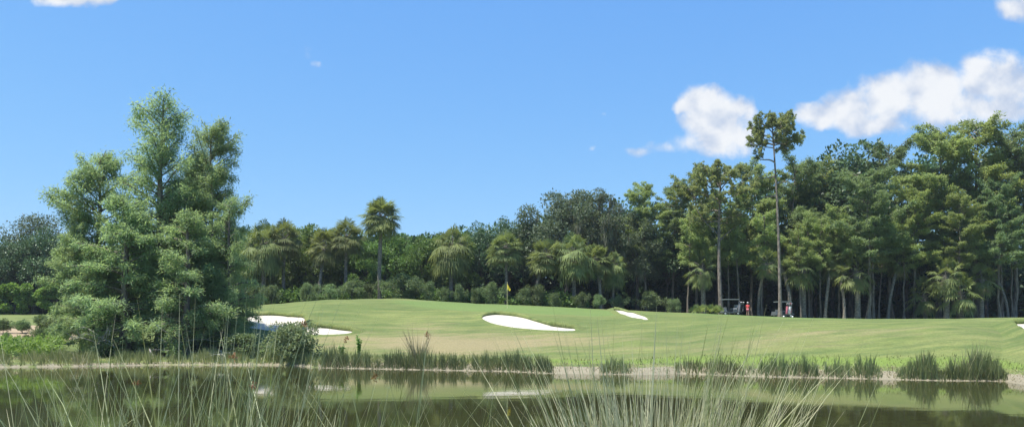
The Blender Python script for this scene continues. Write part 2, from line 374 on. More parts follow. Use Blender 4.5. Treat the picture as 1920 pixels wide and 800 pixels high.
# ---------------------------------------------------------------- ground
def make_ground():
    px = np.concatenate([np.arange(-2500, -200, 60), np.arange(-200, 2140, 4), np.arange(2140, 5001, 60)]).astype(float)
    t = np.concatenate([np.arange(-9, -1, 1.), np.arange(-1, 3, .1), np.arange(3, 48, .2), np.arange(48, 100, 1.5), np.geomspace(100, 2500, 30)])
    PX, T = np.meshgrid(px, t, indexing='ij'); Y = shoreY(PX)+T; X = xo(PX)*Y; Z = ground(PX, Y)
    r = rs(3); Z = Z+np.where((T > -.5) & (T < 2.5), .035*(r.rand(*Z.shape)-.5), 0)
    sel = (Y > 25) & (Y < 90) & (np.abs(X) < 60)
    for b in BUNK:
        p = b['poly']; s2 = sel & (X > p[:, 0].min()-1) & (X < p[:, 0].max()+1) & (Y > p[:, 1].min()-1) & (Y < p[:, 1].max()+1)
        d = sdist(p, X[s2], Y[s2]); Z[s2] -= np.clip(d*1.2, 0, .42)
    ni, nj = Z.shape; idx = np.arange(ni*nj).reshape(ni, nj)
    Fq = np.stack([idx[:-1, :-1], idx[1:, :-1], idx[1:, 1:], idx[:-1, 1:]], -1).reshape(-1, 4)
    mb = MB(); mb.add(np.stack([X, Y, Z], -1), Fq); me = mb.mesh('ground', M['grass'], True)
    def put(nm, a):
        q = me.attributes.new(nm, 'FLOAT', 'POINT'); q.data.foreach_set('value', np.clip(a, 0, 1).astype(np.float32).ravel())
    py = HOR-(Z-EYE)*F/Y
    g = lambda cx, cy, rx, ry: np.exp(-(((PX-cx)/rx)**2+((Y-cy)/ry)**2))
    dry = .55*g(1000, 50, 190, 3.6)+.55*g(760, 50, 140, 3.6)+.45*g(800, 58, 60, 4)+.35*g(760, 75, 120, 2.5)+.3*g(1420, 44, 260, 2.0)+.35*g(620, 53, 60, 3)+.4*g(880, 47, 90, 2.5)
    dry += .18*np.exp(-((T-8)/5)**2)*(PX > 300)
    put('dry', dry)
    put('green', g(940, 73, 190, 6)*1.2+g(1600, 75, 330, 16)*.9+g(1000, 69, 160, 4))
    put('rim', np.exp(-((T-2.6)/1.0)**2)*np.clip((PX-960)/60, 0, 1))
    put('sand', np.where(PX < 600, .52*np.clip((.6-T)/.3, 0, 1), .8*np.clip((1.35-T)/.6, 0, 1)))
    put('waste', 1.1*np.exp(-(((Y-66)/5.5)**2)**2)*np.clip((190-PX)/60, 0, 1)*(PX < 190))
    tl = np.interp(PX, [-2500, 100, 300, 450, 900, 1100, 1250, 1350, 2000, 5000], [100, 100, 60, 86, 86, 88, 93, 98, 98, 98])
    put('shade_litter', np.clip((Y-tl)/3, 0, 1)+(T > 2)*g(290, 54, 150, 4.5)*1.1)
    return tag(link('ground', me), 'rolling mown golf course grass rising from the pond bank', None, None, 'structure')
make_ground()
def near_bank_z(x, y):
    return .95-.95*np.clip((y+1)/8.5, 0, 2.2)+.04*np.sin(x*1.3)*np.sin(y*1.1+.4)+.15*np.sin(x*.35)
def make_near():
    x = np.linspace(-70, 70, 281); y = np.concatenate([np.linspace(-600, -30, 12), np.linspace(-28, 13, 120)]); Xg, Yg = np.meshgrid(x, y, indexing='ij')
    Xg = Xg*(1+np.clip(-Yg-28, 0, 600)/60); Z = near_bank_z(Xg, Yg); n, m = Z.shape; idx = np.arange(n*m).reshape(n, m)
    mb = MB(); mb.add(np.stack([Xg, Yg, Z], -1), np.stack([idx[:-1, :-1], idx[1:, :-1], idx[1:, 1:], idx[:-1, 1:]], -1).reshape(-1, 4))
    me = mb.mesh('near_bank', M['grass'], True)
    q = me.attributes.new('dry', 'FLOAT', 'POINT'); q.data.foreach_set('value', np.full(n*m, .5, np.float32))
    tag(link('near_bank', me), 'grassy near bank of the pond', None, None, 'structure')
make_near()
mb = MB(); mb.add([(-400, 2, 0), (400, 2, 0), (400, 75, 0), (-400, 75, 0)], [[0, 1, 2, 3]])
tag(mb.obj('water', M['water']), 'still olive brown pond', None, None, 'structure')

HZ = 0.0002
def haze():
    mb = MB(); mb.box((0, 150, 22), (900, 760, 50)); m = bpy.data.materials.new('haze'); m.use_nodes = True; t = NT(m.node_tree); t.n.clear(); o = t.new('ShaderNodeOutputMaterial')
    v = t.new('ShaderNodeVolumePrincipled'); v.inputs['Color'].default_value = (.80, .90, 1, 1); v.inputs['Density'].default_value = HZ; v.inputs['Anisotropy'].default_value = .2
    t.l.new(v.outputs[0], o.inputs['Volume']); h = mb.obj('haze', m); tag(h, 'thin bluish summer haze', None, None, 'stuff')
haze()

# bunkers: a dished sheet of sand with a turf lip along its upper edge
for b in BUNK:
    p = b['poly']; c = b['ctr']; n = len(p); root = link('sand_bunker', None, None, (c[0], c[1], float(ground(c[0]/c[1]*F+960, c[1]))))
    tag(root, b['label'], 'sand bunker', 'sand bunkers around the green')
    o3 = np.array(root.location); S = [1.0, .96, .9, .8, .65, .45, .25, .08]; V = []
    for s in S:
        q = c+(p-c)*s; z = ground(q[:, 0]/q[:, 1]*F+960, q[:, 1])+.03-.10*(1-s*s)
        V.append(np.stack([q[:, 0], q[:, 1], z], -1)-o3)
    V.append((np.append(c, ground(c[0]/c[1]*F+960, c[1])-.07)-o3)[None]); mb = MB(); Vv = np.concatenate(V)
    Fq = [[k*n+i, k*n+(i+1) % n, (k+1)*n+(i+1) % n, (k+1)*n+i] for k in range(len(S)-1) for i in range(n)]
    mb.add(Vv, Fq); me_v = len(Vv)-1
    mb.add(np.concatenate([V[-2], V[-1]]), [[i, (i+1) % n, n] for i in range(n)])
    mb.obj('sand', M['sand'], root, True)
    nx = np.roll(p, -1, 0)-np.roll(p, 1, 0); ar = np.sum(p[:, 0]*np.roll(p[:, 1], -1)-np.roll(p[:, 0], -1)*p[:, 1])
    nr = np.stack([nx[:, 1], -nx[:, 0]], -1)*np.sign(ar); nr /= np.linalg.norm(nr, axis=1)[:, None]
    k = np.clip((nr[:, 1]+.1)*1.6, 0, 1); w = np.array([1, 2, 3, 2, 1.])/9; k = np.convolve(np.pad(k, 2, 'wrap'), w, 'valid')
    hgt = (.04+.24*k)*(.85+.3*rs(5).rand(n)); prof = [(-.10, -.10), (-.20*1, .45), (-.12, 1.0), (.12, 1.12), (.55, .72), (1.2, .02)]
    V = []
    for (dn, hz) in prof:
        q = p+nr*(dn*(.4+.6*k))[:, None]; z = ground(q[:, 0]/q[:, 1]*F+960, q[:, 1])+hgt*hz+(0.0 if hz > .05 else -.06)
        V.append(np.stack([q[:, 0], q[:, 1], z], -1)-o3)
    mb = MB(); mb.add(np.concatenate(V), [[a*n+i, a*n+(i+1) % n, (a+1)*n+(i+1) % n, (a+1)*n+i] for a in range(len(prof)-1) for i in range(n)])
    mb.obj('grass_lip', M['grass'], root, True)

# ---------------------------------------------------------------- foliage builders
def unit(a): return a/(np.linalg.norm(a, axis=-1, keepdims=True)+1e-9)
def leaves(mb, P, D, Nn, L, W, tint):
    """pointed four-sided leaves: P base, D direction, Nn rough normal"""
    D = unit(D); S = unit(np.cross(D, Nn)); L = np.broadcast_to(L, (len(P),))[:, None]; W = np.broadcast_to(W, (len(P),))[:, None]
    q = np.stack([P, P+D*L*.45+S*W*.5, P+D*L, P+D*L*.45-S*W*.5], 1); mb.quads(q, tint)
def rnd_dirs(r, n, up=0.0):
    d = r.randn(n, 3); d[:, 2] += up; return unit(d)

def cypress(seed, H, Rr, clear, nb, per, leaf=(.24, .055), prof=1.0, droop=.15, up=.25, rtr=.28, barkm='bark', leafm='cyp', name='cypress', flat=1.0, spread=1.0, dens=10, jit=.19):
    r = rs(seed); tr = MB(); cr = MB()
    k = 14; hs = np.linspace(0, H, k); wob = np.cumsum(r.randn(k, 2)*.07, 0)*(H/17); wob -= wob[0]
    axis = np.stack([wob[:, 0], wob[:, 1], hs], 1)
    rad = rtr*(1-hs/H)**.8+.03+rtr*.9*np.exp(-hs/.8); tr.tube(axis, rad, 8)
    lob = [(r.rand()*2*PI, r.rand()) for _ in range(6)]
    for b in range(nb):
        f = (b+r.rand())/nb; h = H*(clear+(1-clear)*f**.9); ff = (h/H-clear)/(1-clear)
        pr = ((1-ff)**prof)*min(1, (ff+.12)*4)*.92+.07
        az = r.rand()*2*PI; lobf = .65+.5*max(0, math.sin(az*2+h*1.1+seed))+.25*r.rand()
        L = Rr*pr*lobf*(.75+.5*r.rand()); L = max(L, .35)
        base = np.array([np.interp(h, hs, axis[:, 0]), np.interp(h, hs, axis[:, 1]), h])
        s = np.linspace(0, 1, 6); dirh = np.array([math.cos(az), math.sin(az), 0.])
        upk = up*(.5+ff*1.2)*(.6+.8*r.rand())
        side = np.array([-dirh[1], dirh[0], 0])*r.randn()*.12
        pts = base+np.outer(s*L, dirh)+np.outer(s*s*L, side)+np.outer(L*(upk*s-droop*1.3*s*s), [0, 0, 1.])
        tr.tube(pts, .02+rtr*.22*min(1, L/4)*(1-s)**.8, 4, cap=False)
        nt = int(max(6, L*dens)); st = .15+.85*r.rand(nt)**.75 if L > 1 else r.rand(nt)
        tb = np.stack([np.interp(st, s, pts[:, i]) for i in range(3)], 1)
        sg = np.where(r.rand(nt) < .5, -1, 1); sd_ = np.array([-dirh[1], dirh[0], 0.])
        tl = (.25+.38*L*(1-st)*r.rand(nt)+.3*r.rand(nt))*spread
        td = unit(dirh[None]*(.5+.6*r.rand(nt))[:, None]+sd_[None]*(sg*(.4+.9*r.rand(nt)))[:, None]+np.array([0, 0, 1.])[None]*(r.randn(nt)*.4*flat)[:, None])
        q = per; a = r.rand(nt, q); Pp = tb[:, None]+td[:, None]*(tl[:, None]*a)[..., None]
        Pp[..., 2] -= droop*.6*(tl[:, None]*a)**2; Pp += r.randn(nt, q, 3)*jit*(H/17)*np.array([1, 1, 1.0*flat])
        Dd = td[:, None]*.8+r.randn(nt, q, 3)*.6; Dd[..., 2] -= .25
        Pp = Pp.reshape(-1, 3); Dd = Dd.reshape(-1, 3); Nn = r.randn(len(Pp), 3)*.6; Nn[:, 2] += 1
        cl = np.repeat(np.clip(r.rand()+r.randn(nt)*.22, 0, 1), q)
        leaves(cr, Pp, Dd, Nn, leaf[0]*(.6+.8*r.rand(len(Pp))), leaf[1]*(.6+.8*r.rand(len(Pp))), np.clip(cl*.55+.22+r.randn(len(Pp))*.3, 0, 1))
    return dict(H=H, parts=[('trunk', tr.mesh(name+'_trunk', M[barkm], True)), ('crown', cr.mesh(name+'_crown', M[leafm]))], n=sum(len(q) for q in cr.f[4]))

def blobtree(seed, H, Rr, base, nbl, n, leaf=(.3, .2), leafm='broad', barkm='barkd', name='broadleaf', br=(.5, 1.1), moss=0, rtr=.22, lumpy=.25, low=0.0):
    """crown of many overlapping leaf lumps spread through an uneven ellipsoid"""
    r = rs(seed); tr = MB(); cr = MB(); cz = (base+H)/2; hz = (H-base)/2
    cs = []
    while len(cs) < nbl:
        d = unit(r.randn(3)); d[2] = d[2] if d[2] > -.75 else -d[2]; rr = .35+.62*r.rand()**.6
        w = 1+lumpy*math.sin(3*math.atan2(d[1], d[0])+seed)+lumpy*.6*math.sin(5*d[2]+seed*2)
        p = np.array([d[0]*Rr*rr*w, d[1]*Rr*rr*w, cz+d[2]*hz*rr*(1+lumpy*.4*r.randn())]); cs.append(p)
    cs = np.array(cs); cs[:, 2] = np.clip(cs[:, 2], base*.9, None); rad = Rr*(br[0]+(br[1]-br[0])*r.rand(nbl))*.33
    cs[:, 2] = np.minimum(cs[:, 2], H-rad*.8)
    trunk_top = base+.35*(H-base); hh = np.linspace(0, trunk_top, 6); ax = np.stack([np.sin(hh*.4+seed)*.12, np.cos(hh*.3+seed)*.1, hh], 1); ax[:, :2] -= ax[0, :2]
    tr.tube(ax, rtr*(1-.45*hh/trunk_top)+rtr*.4*np.exp(-hh/.5), 7)
    for i in range(0, nbl, max(1, nbl//16)):
        h0 = np.array([ax[-1, 0], ax[-1, 1], trunk_top*(.6+.4*r.rand())]); s = np.linspace(0, 1, 5)[:, None]
        mid = h0+(cs[i]-h0)*s; mid[:, 2] += .12*H*np.sin(s[:, 0]*PI)*.4; tr.tube(mid, rtr*.5*(1-s[:, 0])+.02, 4, cap=False)
    w = rad**2; w /= w.sum(); which = r.choice(nbl, n, p=w); d = rnd_dirs(r, n, .15); sh = .55+.55*r.rand(n)**.6
    sh *= 1+.25*np.sin(d[:, 0]*7+which)*np.sin(d[:, 2]*6+which*2)
    P = cs[which]+d*(rad[which]*sh)[:, None]*np.array([1, 1, .8])
    if low: P[:, 2] = np.maximum(P[:, 2], .05+low*r.rand(n))
    Dd = d+r.randn(n, 3)*.7; Dd[:, 2] -= .15; Nn = d*.8+r.randn(n, 3)*.7+np.array([0, 0, .6])
    tb = r.rand(nbl)[which]; leaves(cr, P, Dd, Nn, leaf[0]*(.6+.8*r.rand(n)), leaf[1]*(.6+.8*r.rand(n)), np.clip(tb*.6+.2+r.randn(n)*.22, 0, 1))
    parts = [('trunk', tr.mesh(name+'_trunk', M[barkm], True)), ('crown', cr.mesh(name+'_crown', M[leafm]))]
    if moss:
        ms = MB(); k = r.choice(nbl, moss); st = cs[k]+rnd_dirs(r, moss)*(rad[k])[:, None]*.9
        P = np.repeat(st, 9, 0)+r.randn(moss*9, 3)*np.array([.16, .16, .1]); Dd = np.tile([0, 0, -1.], (len(P), 1))+r.randn(len(P), 3)*.08
        leaves(ms, P, Dd, r.randn(len(P), 3)*np.array([1, 1, .1]), .7+1.3*r.rand(len(P)), .10, r.rand(len(P))); parts.append(('hanging_moss', ms.mesh(name+'_moss', M['moss'])))
    return dict(H=H, parts=parts, n=n)

def palm(seed, H, crown=2.3, nf=46, name='palm', rtr=.17, skirt=.35, lean=.0, dr=1.0):
    r = rs(seed); tr = MB(); cr = MB(); hh = np.linspace(0, H-crown*.75, 26)
    ax = np.stack([lean*hh**2/H, .1*np.sin(hh*.5+seed), hh], 1); ax[:, 1] -= ax[0, 1]
    tr.tube(ax, rtr*(1+.10*(np.arange(26) % 2)+.35*np.exp(-hh/.35)), 8)
    top = ax[-1]
    for i in range(26):                                        # leaf-base stubs under the crown
        a = i*2.4; z = top[2]-.1-i*.05; d = np.array([math.cos(a), math.sin(a), .55]); tr.tube([top*[1, 1, 0]+[0, 0, z], top*[1, 1, 0]+[0, 0, z]+d*.34], [.06, .03], 4, cap=False)
    for i in range(nf):
        f = i/nf; el = R(84-(84+75*skirt)*f**.95+r.randn()*7); az = i*2.399+r.rand()*.4
        d = np.array([math.cos(az)*math.cos(el), math.sin(az)*math.cos(el), math.sin(el)])
        pl = crown*(.34+.24*r.rand()); s = np.linspace(0, 1, 4)[:, None]; sag = np.array([0, 0, -1.])*.15*dr*crown*max(0, math.cos(el))
        pts = top+d*pl*s+sag*s*s; tr.tube(pts, .022, 3, cap=False) if i % 2 else None
        hub = pts[-1]; d2 = unit(d*pl+2*sag*.9); side = unit(np.cross(d2, [0, 0, 1.]) if abs(d2[2]) < .98 else np.array([1., 0, 0])); nrm = np.cross(side, d2)
        ft = .26*r.randn(); m = 19; th = np.linspace(-2.0, 2.0, m)+r.randn(m)*.03
        ld = unit(d2[None]*np.cos(th)[:, None]+side[None]*np.sin(th)[:, None]-nrm[None]*(.28*np.abs(np.sin(th)))[:, None]); LL = crown*(.40-.045*np.abs(th))*(.9+.2*r.rand(m))
        w = .078*crown/2.3; sd_ = unit(np.cross(ld, nrm)); mid = hub+ld*(LL*.6)[:, None]; tip = mid+ld*(LL*.36)[:, None]+np.array([0, 0, -1.])*(LL*dr*(.10+.30*r.rand(m)))[:, None]
        mid[:, 2] -= .08*LL
        hubs = np.repeat(hub[None], m, 0); q1 = np.stack([hubs, mid+sd_*w*.5, mid-sd_*w*.5, hubs+sd_*.004], 1)
        Vt = np.stack([hubs, mid+sd_*w*.5, tip, mid-sd_*w*.5], 1); cr.quads(Vt, np.clip(.12+.55*f+ft+r.randn(m)*.10, 0, 1))
    dd = MB()
    for i in range(9):
        az = r.rand()*6.28; d = np.array([math.cos(az), math.sin(az), 0.]); hub = top+d*crown*.22+np.array([0, 0, -.45-.25*r.rand()])
        m = 12; th = np.linspace(-.7, .7, m); sdv = np.array([-d[1], d[0], 0]); ld = unit(np.array([0, 0, -1.])[None]+d[None]*.25+sdv[None]*np.sin(th)[:, None]*.7)
        leaves(dd, np.repeat(hub[None], m, 0), ld, np.repeat(d[None], m, 0), crown*(.38+.12*r.rand(m)), .07, r.rand(m))
    return dict(H=H, parts=[('trunk', tr.mesh(name+'_trunk', M['palmbark'], True)), ('crown', cr.mesh(name+'_crown', M['palm'])), ('dead_fronds', dd.mesh(name+'_dead', M['dead']))], n=nf*25)

def tufts(mb, r, P, D, L, k=16, w=.05):
    n = len(P); a = np.repeat(P, k, 0); d = unit(np.repeat(D, k, 0)*.7+unit(r.randn(n*k, 3))*.85)
    leaves(mb, a, d, r.randn(n*k, 3), L*(.7+.5*r.rand(n*k)), w, np.clip(np.repeat(r.rand(n), k)*.6+.3*r.rand(n*k), 0, 1))
def pine(seed, H, Rr, clear, nb, rtr=.26, lean=(.0, .0), name='pine', extra=(), curve=0.0, tops=1):
    r = rs(seed); tr = MB(); cr = MB(); k = 16; hs = np.linspace(0, H*.96, k); q = hs/H
    ax = np.stack([lean[0]*hs+curve*np.sin(q*PI)*1.0, lean[1]*hs, hs], 1); tr.tube(ax, rtr*(1-.72*q)+.12*np.exp(-hs/.6), 9)
    def limb(h, az, L, upk, nt=9, rb=.07):
        b = np.array([np.interp(h, hs, ax[:, i]) for i in range(3)]); s = np.linspace(0, 1, 7); d = np.array([math.cos(az), math.sin(az), 0])
        sw = np.array([-d[1], d[0], 0])*r.randn()*.25; z = upk*s+(.25*np.sin(s*5+r.rand()*3))*.25
        pts = b+np.outer(s*L, d)+np.outer(L*s*s, sw)+np.outer(L*z, [0, 0, 1.]); tr.tube(pts, rb*(1-s)**.7*min(1, L/2.5)+.022, 5, cap=False)
        for j in range(nt):
            s0 = .35+.65*r.rand()**.8; p0 = np.array([np.interp(s0, s, pts[:, i]) for i in range(3)]); dd = unit(d*.6+unit(r.randn(3))*.8+np.array([0, 0, .45])); ll = (.4+.75*r.rand())*min(1, .35+L/3)
            p1 = p0+dd*ll; tr.tube([p0, (p0+p1)/2+[0, 0, -.03], p1], [.03, .022, .015], 3, cap=False)
            m = 7; PP = p0+(p1-p0)*(.45+.6*r.rand(m))[:, None]+r.randn(m, 3)*.12; DD = np.repeat(dd[None], m, 0)+np.array([0, 0, .5])+r.randn(m, 3)*.3
            tufts(cr, r, PP, DD, .36, 15, .07)
    for i in range(nb):
        f = (i+r.rand()*.6)/nb; h = H*(clear+(.96-clear)*f); pr = math.sin(PI*(.22+.70*f))**.9
        limb(h, i*2.4+r.rand(), Rr*pr*(.75+.4*r.rand()), .25+.75*f, 17)
    for (hf, az, L, upk, nt) in extra: limb(H*hf, az, L, upk, nt, .09)
    m = 26; tufts(cr, r, ax[-1]+r.randn(m, 3)*np.array([.45, .45, .3])+[0, 0, .1], np.repeat([[0, 0, 1.]], m, 0), .34, 15, .055)
    return dict(H=H, parts=[('trunk', tr.mesh(name+'_trunk', M['pinebark'], True)), ('crown', cr.mesh(name+'_crown', M['pine']))], n=0)

def plant_tree(name, P, px, Y, top, label, cat, group=None, wide=1.0, rz=None, tilt=(0, 0), sink=.05, absx=None):
    base = at(px, Y, -sink); H = zat(top, Y)-base.z; s = H/P['H']
    return spawn(name, P['parts'], base, label, cat, group, (px*.37 % 6.28) if rz is None else rz, (s*wide, s*wide, s), tilt)

#@@OBJECTS
# ---------------------------------------------------------------- the clump of cypresses on the left bank
cA = cypress(11, 16.6, 3.3, .14, 120, 18, prof=.6, up=.6, droop=.12, name='tall_cypress')
cB = cypress(23, 14.0, 3.3, .10, 105, 24, prof=.36, up=.55, droop=.14, name='mid_cypress')
cC = cypress(37, 10.0, 3.2, .04, 95, 18, prof=.5, up=.35, droop=.22, name='low_cypress')
for (P, px, Y, top, lab, w, rz) in [
    (cA, 303, 54, 187, 'tallest feathery bald cypress, its pointed tip highest in the pond clump', 1.0, 0.4),
    (cB, 396, 55, 246, 'tall bald cypress with a rounded crown on the right side of the pond clump', .8, 2.2),
    (cB, 180, 54, 297, 'bald cypress with a pointed crown on the left side of the pond clump', .98, 4.0),
    (cB, 350, 57, 322, 'slim bald cypress filling the gap below the two tallest crowns of the pond clump', .8, 3.3),
    (cC, 426, 52, 376, 'low spreading bald cypress at the right edge of the pond clump, beside the big bunker', .62, 1.0),
    (cC, 158, 53, 400, 'low bald cypress at the left edge of the pond clump, over the sandy slope', .75, 2.7),
    (cC, 235, 51.5, 372, 'bushy bald cypress in the front of the pond clump, above the small pale sunlit patch', 1.0, 5.1),
    (cC, 345, 50.8, 400, 'bushy bald cypress in the front of the pond clump with foliage almost to the water', 1.05, .2),
    (cC, 395, 52.5, 455, 'short dense bald cypress low on the right half of the pond clump', .95, 3.9),
    (cC, 185, 52.0, 470, 'short bald cypress over the bare fallen branches of the pond clump', .9, 4.6)]:
    plant_tree('bald_cypress', P, px, Y, top, lab, 'cypress tree', 'cypresses clumped on the pond bank', w, rz)
def twigs(seed, n, L, spread, up=.4):
    r = rs(seed); mb = MB()
    for i in range(n):
        a = r.rand()*6.28; d = np.array([math.cos(a)*spread, math.sin(a)*spread, up*(.3+r.rand())]); s = np.linspace(0, 1, 5)[:, None]; l = L*(.5+.6*r.rand())
        b = r.randn(3)*np.array([.25, .2, .15])+[0, 0, .3*i/n*L]; p = b+d*l*s+r.randn(5, 3)*.05*s; p[:, 2] += -.35*l*s[:, 0]**2; tb = .035*(1-s[:, 0])+.01; mb.tube(p, tb, 4)
        for q in range(3):
            d2 = unit(d+r.randn(3)*.6); k = p[2+q % 3]; mb.tube([k, k+d2*l*.2, k+d2*l*.4+[0, 0, -.05]], [.018, .012, .007], 3)
    return mb
for (px, Y, z, sd_, lab) in [(188, 50.4, .5, 1, 'bleached bare branches hanging below the cypress clump over the bank'), (412, 48.8, .0, 2, 'tangle of grey dead twigs at the water line under the cypress clump'), (335, 50.2, .6, 3, 'crooked bare grey branches between the cypress trunks by the pale sunlit patch')]:
    tag(twigs(sd_, 15, 2.0 if sd_ != 2 else 1.1, .9, .7 if sd_ != 2 else .25).obj('dead_branches', M['snag'], loc=at(px, Y, z)), lab, 'dead branches')
mb = MB(); mb.tube([(0, 0, -.05), (.02, 0, .2), (-.03, 0, .42), (-.06, .01, .55)], [.16, .13, .09, .03], 8); mb.tube([(.14, 0, -.05), (.15, 0, .15), (.13, 0, .27)], [.1, .07, .02], 7)  # made-up stub standing in for a sunlit patch, the light put into its colour
tag(mb.obj('sunlit_patch_stub', plain('sunlit_pale', (.72, .60, .55), .8, .1), smooth=True, loc=at(282, 49.2)), 'small pale pinkish stub made up for a sunlit patch at the foot of the clump', 'sunlit patch')

# ---------------------------------------------------------------- far left: trees, clipped hedge, low bushes on the sandy slope
bT = [blobtree(41+i, 12.0, 4.6, .8, 46, 13000, (.34, .22), 'broad', name='broad_tree_%s' % 'abc'[i], lumpy=.3) for i in range(3)]
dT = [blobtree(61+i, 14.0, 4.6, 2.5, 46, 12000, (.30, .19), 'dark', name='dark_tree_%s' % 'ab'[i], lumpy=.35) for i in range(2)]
lT = blobtree(71, 11.0, 4.0, 2.5, 60, 9000, (.22, .12), 'oak', name='light_tree', lumpy=.4)
for (P, px, Y, top, lab, w) in [
    (lT, 66, 112, 403, 'grey green airy tree rising highest over the clipped hedge', 1.0),
    (dT[1], -5, 106, 455, 'dark round leafy tree behind the clipped hedge at the picture edge', 1.1),
    (dT[0], 30, 108, 440, 'dark shaded tree between the airy tree and the picture edge, over the hedge', .9),
    (dT[0], 108, 107, 428, 'dark tree behind the end of the clipped hedge, beside the cypress clump', .9)]:
    plant_tree('leafy_tree', P, px, Y, top, lab, 'tree', None, w)
def hedge(px0, px1, Y, top, depth, n, lab, name='hedge'):
    r = rs(9); a = at(px0, Y); L = float(xo(px1)-xo(px0))*Y; H = zat(top, Y)-a.z; mb = MB()
    cs = []; m = int(L*H/.9)
    c = np.stack([r.rand(m)*L, (r.rand(m)-.5)*depth*.7, r.rand(m)*(H-.35)+.05], 1); w = r.choice(m, n); d = rnd_dirs(r, n, .1); P = c[w]+d*np.array([.62, .5, .42])*(.6+.4*r.rand(n))[:, None]
    P[:, 2] = np.maximum(P[:, 2], .03); leaves(mb, P, d+r.randn(n, 3)*.6, d+r.randn(n, 3)*.5+[0, 0, .5], .26*(.7+.6*r.rand(n)), .22, np.clip(r.rand(m)[w]*.6+.2+r.randn(n)*.2, 0, 1))
    e = link(name, None, None, a); tag(e, lab, 'hedge'); mb.obj('foliage', M['hedge'], e)
    st = MB()
    for i in range(int(L/1.2)): st.tube([(i*1.2+.4, 0, -.1), (i*1.2+.5, .1, H*.4), (i*1.2+.3, 0, H*.75)], [.05, .04, .02], 5)
    st.obj('stems', M['barkd'], e)
hedge(-90, 112, 99, 531, 1.8, 15000, 'long clipped hedge of large round green leaves behind the strip of fairway')
bb = [blobtree(81+i, 1.5, .75, .10, 26, 3600, (.14, .06), 'bush', 'barkd', 'round_bush_%s' % 'ab'[i], (.8, 1.3), rtr=.03, low=.1) for i in range(2)]
pb = [blobtree(91+i, 2.6, 1.75, .15, 26, 4600, (.22, .09), 'bush', 'barkd', 'path_bush_%s' % 'abc'[i], (.4, 1.15), rtr=.05, low=.12, lumpy=.55) for i in range(3)]
for (px, Y, top, w, lab) in [(6, 64.5, 597, .95, 'upright round bush on the sandy slope at the picture edge'), (42, 64.5, 599, 1.1, 'wide round bush with a darker foot on the sandy slope'), (77, 65, 591, .85, 'tallest narrow round bush on the sandy slope, against the fairway'),
                             (76, 59, 613, .9, 'round bush low on the sandy slope under the tallest narrow one'), (110, 64, 592, 1.2, 'round bush on the sandy slope next to the cypress clump'), (12, 59, 622, .8, 'small bush low on the sandy slope at the picture edge'), (50, 58, 626, .8, 'small brownish bush low on the sandy slope under the wide one'), (112, 58, 606, 1.1, 'dark bush on the lower sandy slope touching the cypress clump')]:
    plant_tree('round_bush', bb[int(px) % 2], px, Y, top, lab, 'bush', 'round bushes on the sandy slope', w)

# ---------------------------------------------------------------- backdrop woods: one far mass
TOPX = [-400, 0, 40, 90, 150, 440, 480, 560, 600, 700, 770, 850, 900, 940, 985, 1010, 1050, 1100, 1150, 1180, 1210, 1250, 1290, 1340, 1400, 1440, 1500, 1540, 1590, 1650, 1700, 1740, 1780, 1830, 1880, 1920, 2400]
TOPY = [455, 455, 440, 445, 450, 440, 432, 428, 430, 445, 446, 436, 425, 424, 430, 410, 385, 372, 385, 372, 362, 368, 352, 338, 328, 330, 340, 322, 302, 292, 292, 275, 268, 255, 262, 268, 270]
def far_woods():
    r = rs(77); mb = MB(); tk = MB(); n = 110000; px = r.rand(n)*2700-380; Y = 110+r.rand(n)*16
    # lumps
    m = 1500; lp = r.rand(m)*2700-380; lY = 110+r.rand(m)*14; lt = np.interp(lp, TOPX, TOPY)+8+26*r.rand(m); lz0 = ground(lp, lY); lz = lz0+(zat(lt, lY)-lz0)*(r.rand(m)**.7)
    w = r.choice(m, n); d = rnd_dirs(r, n, .1); rad = 1.3+1.1*r.rand(m)
    P = np.stack([xo(lp)*lY, lY, lz], 1)[w]+d*(rad[w]*(.5+.5*r.rand(n)))[:, None]
    P[:, 2] = np.maximum(P[:, 2], 3.0)
    leaves(mb, P, d+r.randn(n, 3)*.7, d+r.randn(n, 3)*.6+[0, 0, .5], .55*(.6+.8*r.rand(n)), .40, np.clip(r.rand(m)[w]*.6+.2+r.randn(n)*.2, 0, 1))
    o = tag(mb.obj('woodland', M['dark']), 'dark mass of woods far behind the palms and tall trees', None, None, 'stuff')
    # dim lower storey behind the tall trunks
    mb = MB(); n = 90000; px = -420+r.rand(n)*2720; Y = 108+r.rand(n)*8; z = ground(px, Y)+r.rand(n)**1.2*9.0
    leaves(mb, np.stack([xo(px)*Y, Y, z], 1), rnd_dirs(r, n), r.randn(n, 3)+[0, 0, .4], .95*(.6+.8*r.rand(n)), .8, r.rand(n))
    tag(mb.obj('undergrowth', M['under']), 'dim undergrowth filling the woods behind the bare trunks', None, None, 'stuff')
far_woods()

# ---------------------------------------------------------------- middle: broad trees, palms, bushes behind the green
for i, (px, Y, top, k, w, lab) in enumerate([
    (478, 99, 430, 0, .9, 'leafy tree just right of the cypress clump, behind the first shaggy palm'),
    (530, 101, 421, 1, .9, 'leafy tree behind the pair of shaggy palms above the big bunker'),
    (585, 100, 424, 2, .9, 'leafy tree behind the pale yellowish palm left of the tall lone palm'),
    (640, 101, 430, 0, .9, 'leafy tree behind the grey palm next to the tall lone palm'),
    (690, 99, 446, 1, .85, 'leafy tree directly behind the trunk of the tall lone palm'),
    (742, 100, 438, 2, .85, 'bright leafy tree right of the tall lone palm, against open sky'),
    (795, 100, 444, 0, .85, 'bright leafy tree midway between the lone palm and the drooping palm'),
    (850, 102, 432, 1, .9, 'leafy tree hidden behind the drooping palm with cascading fronds')]):
    plant_tree('leafy_tree', bT[k], px, Y, top, lab, 'tree', 'leafy trees behind the palms', w)
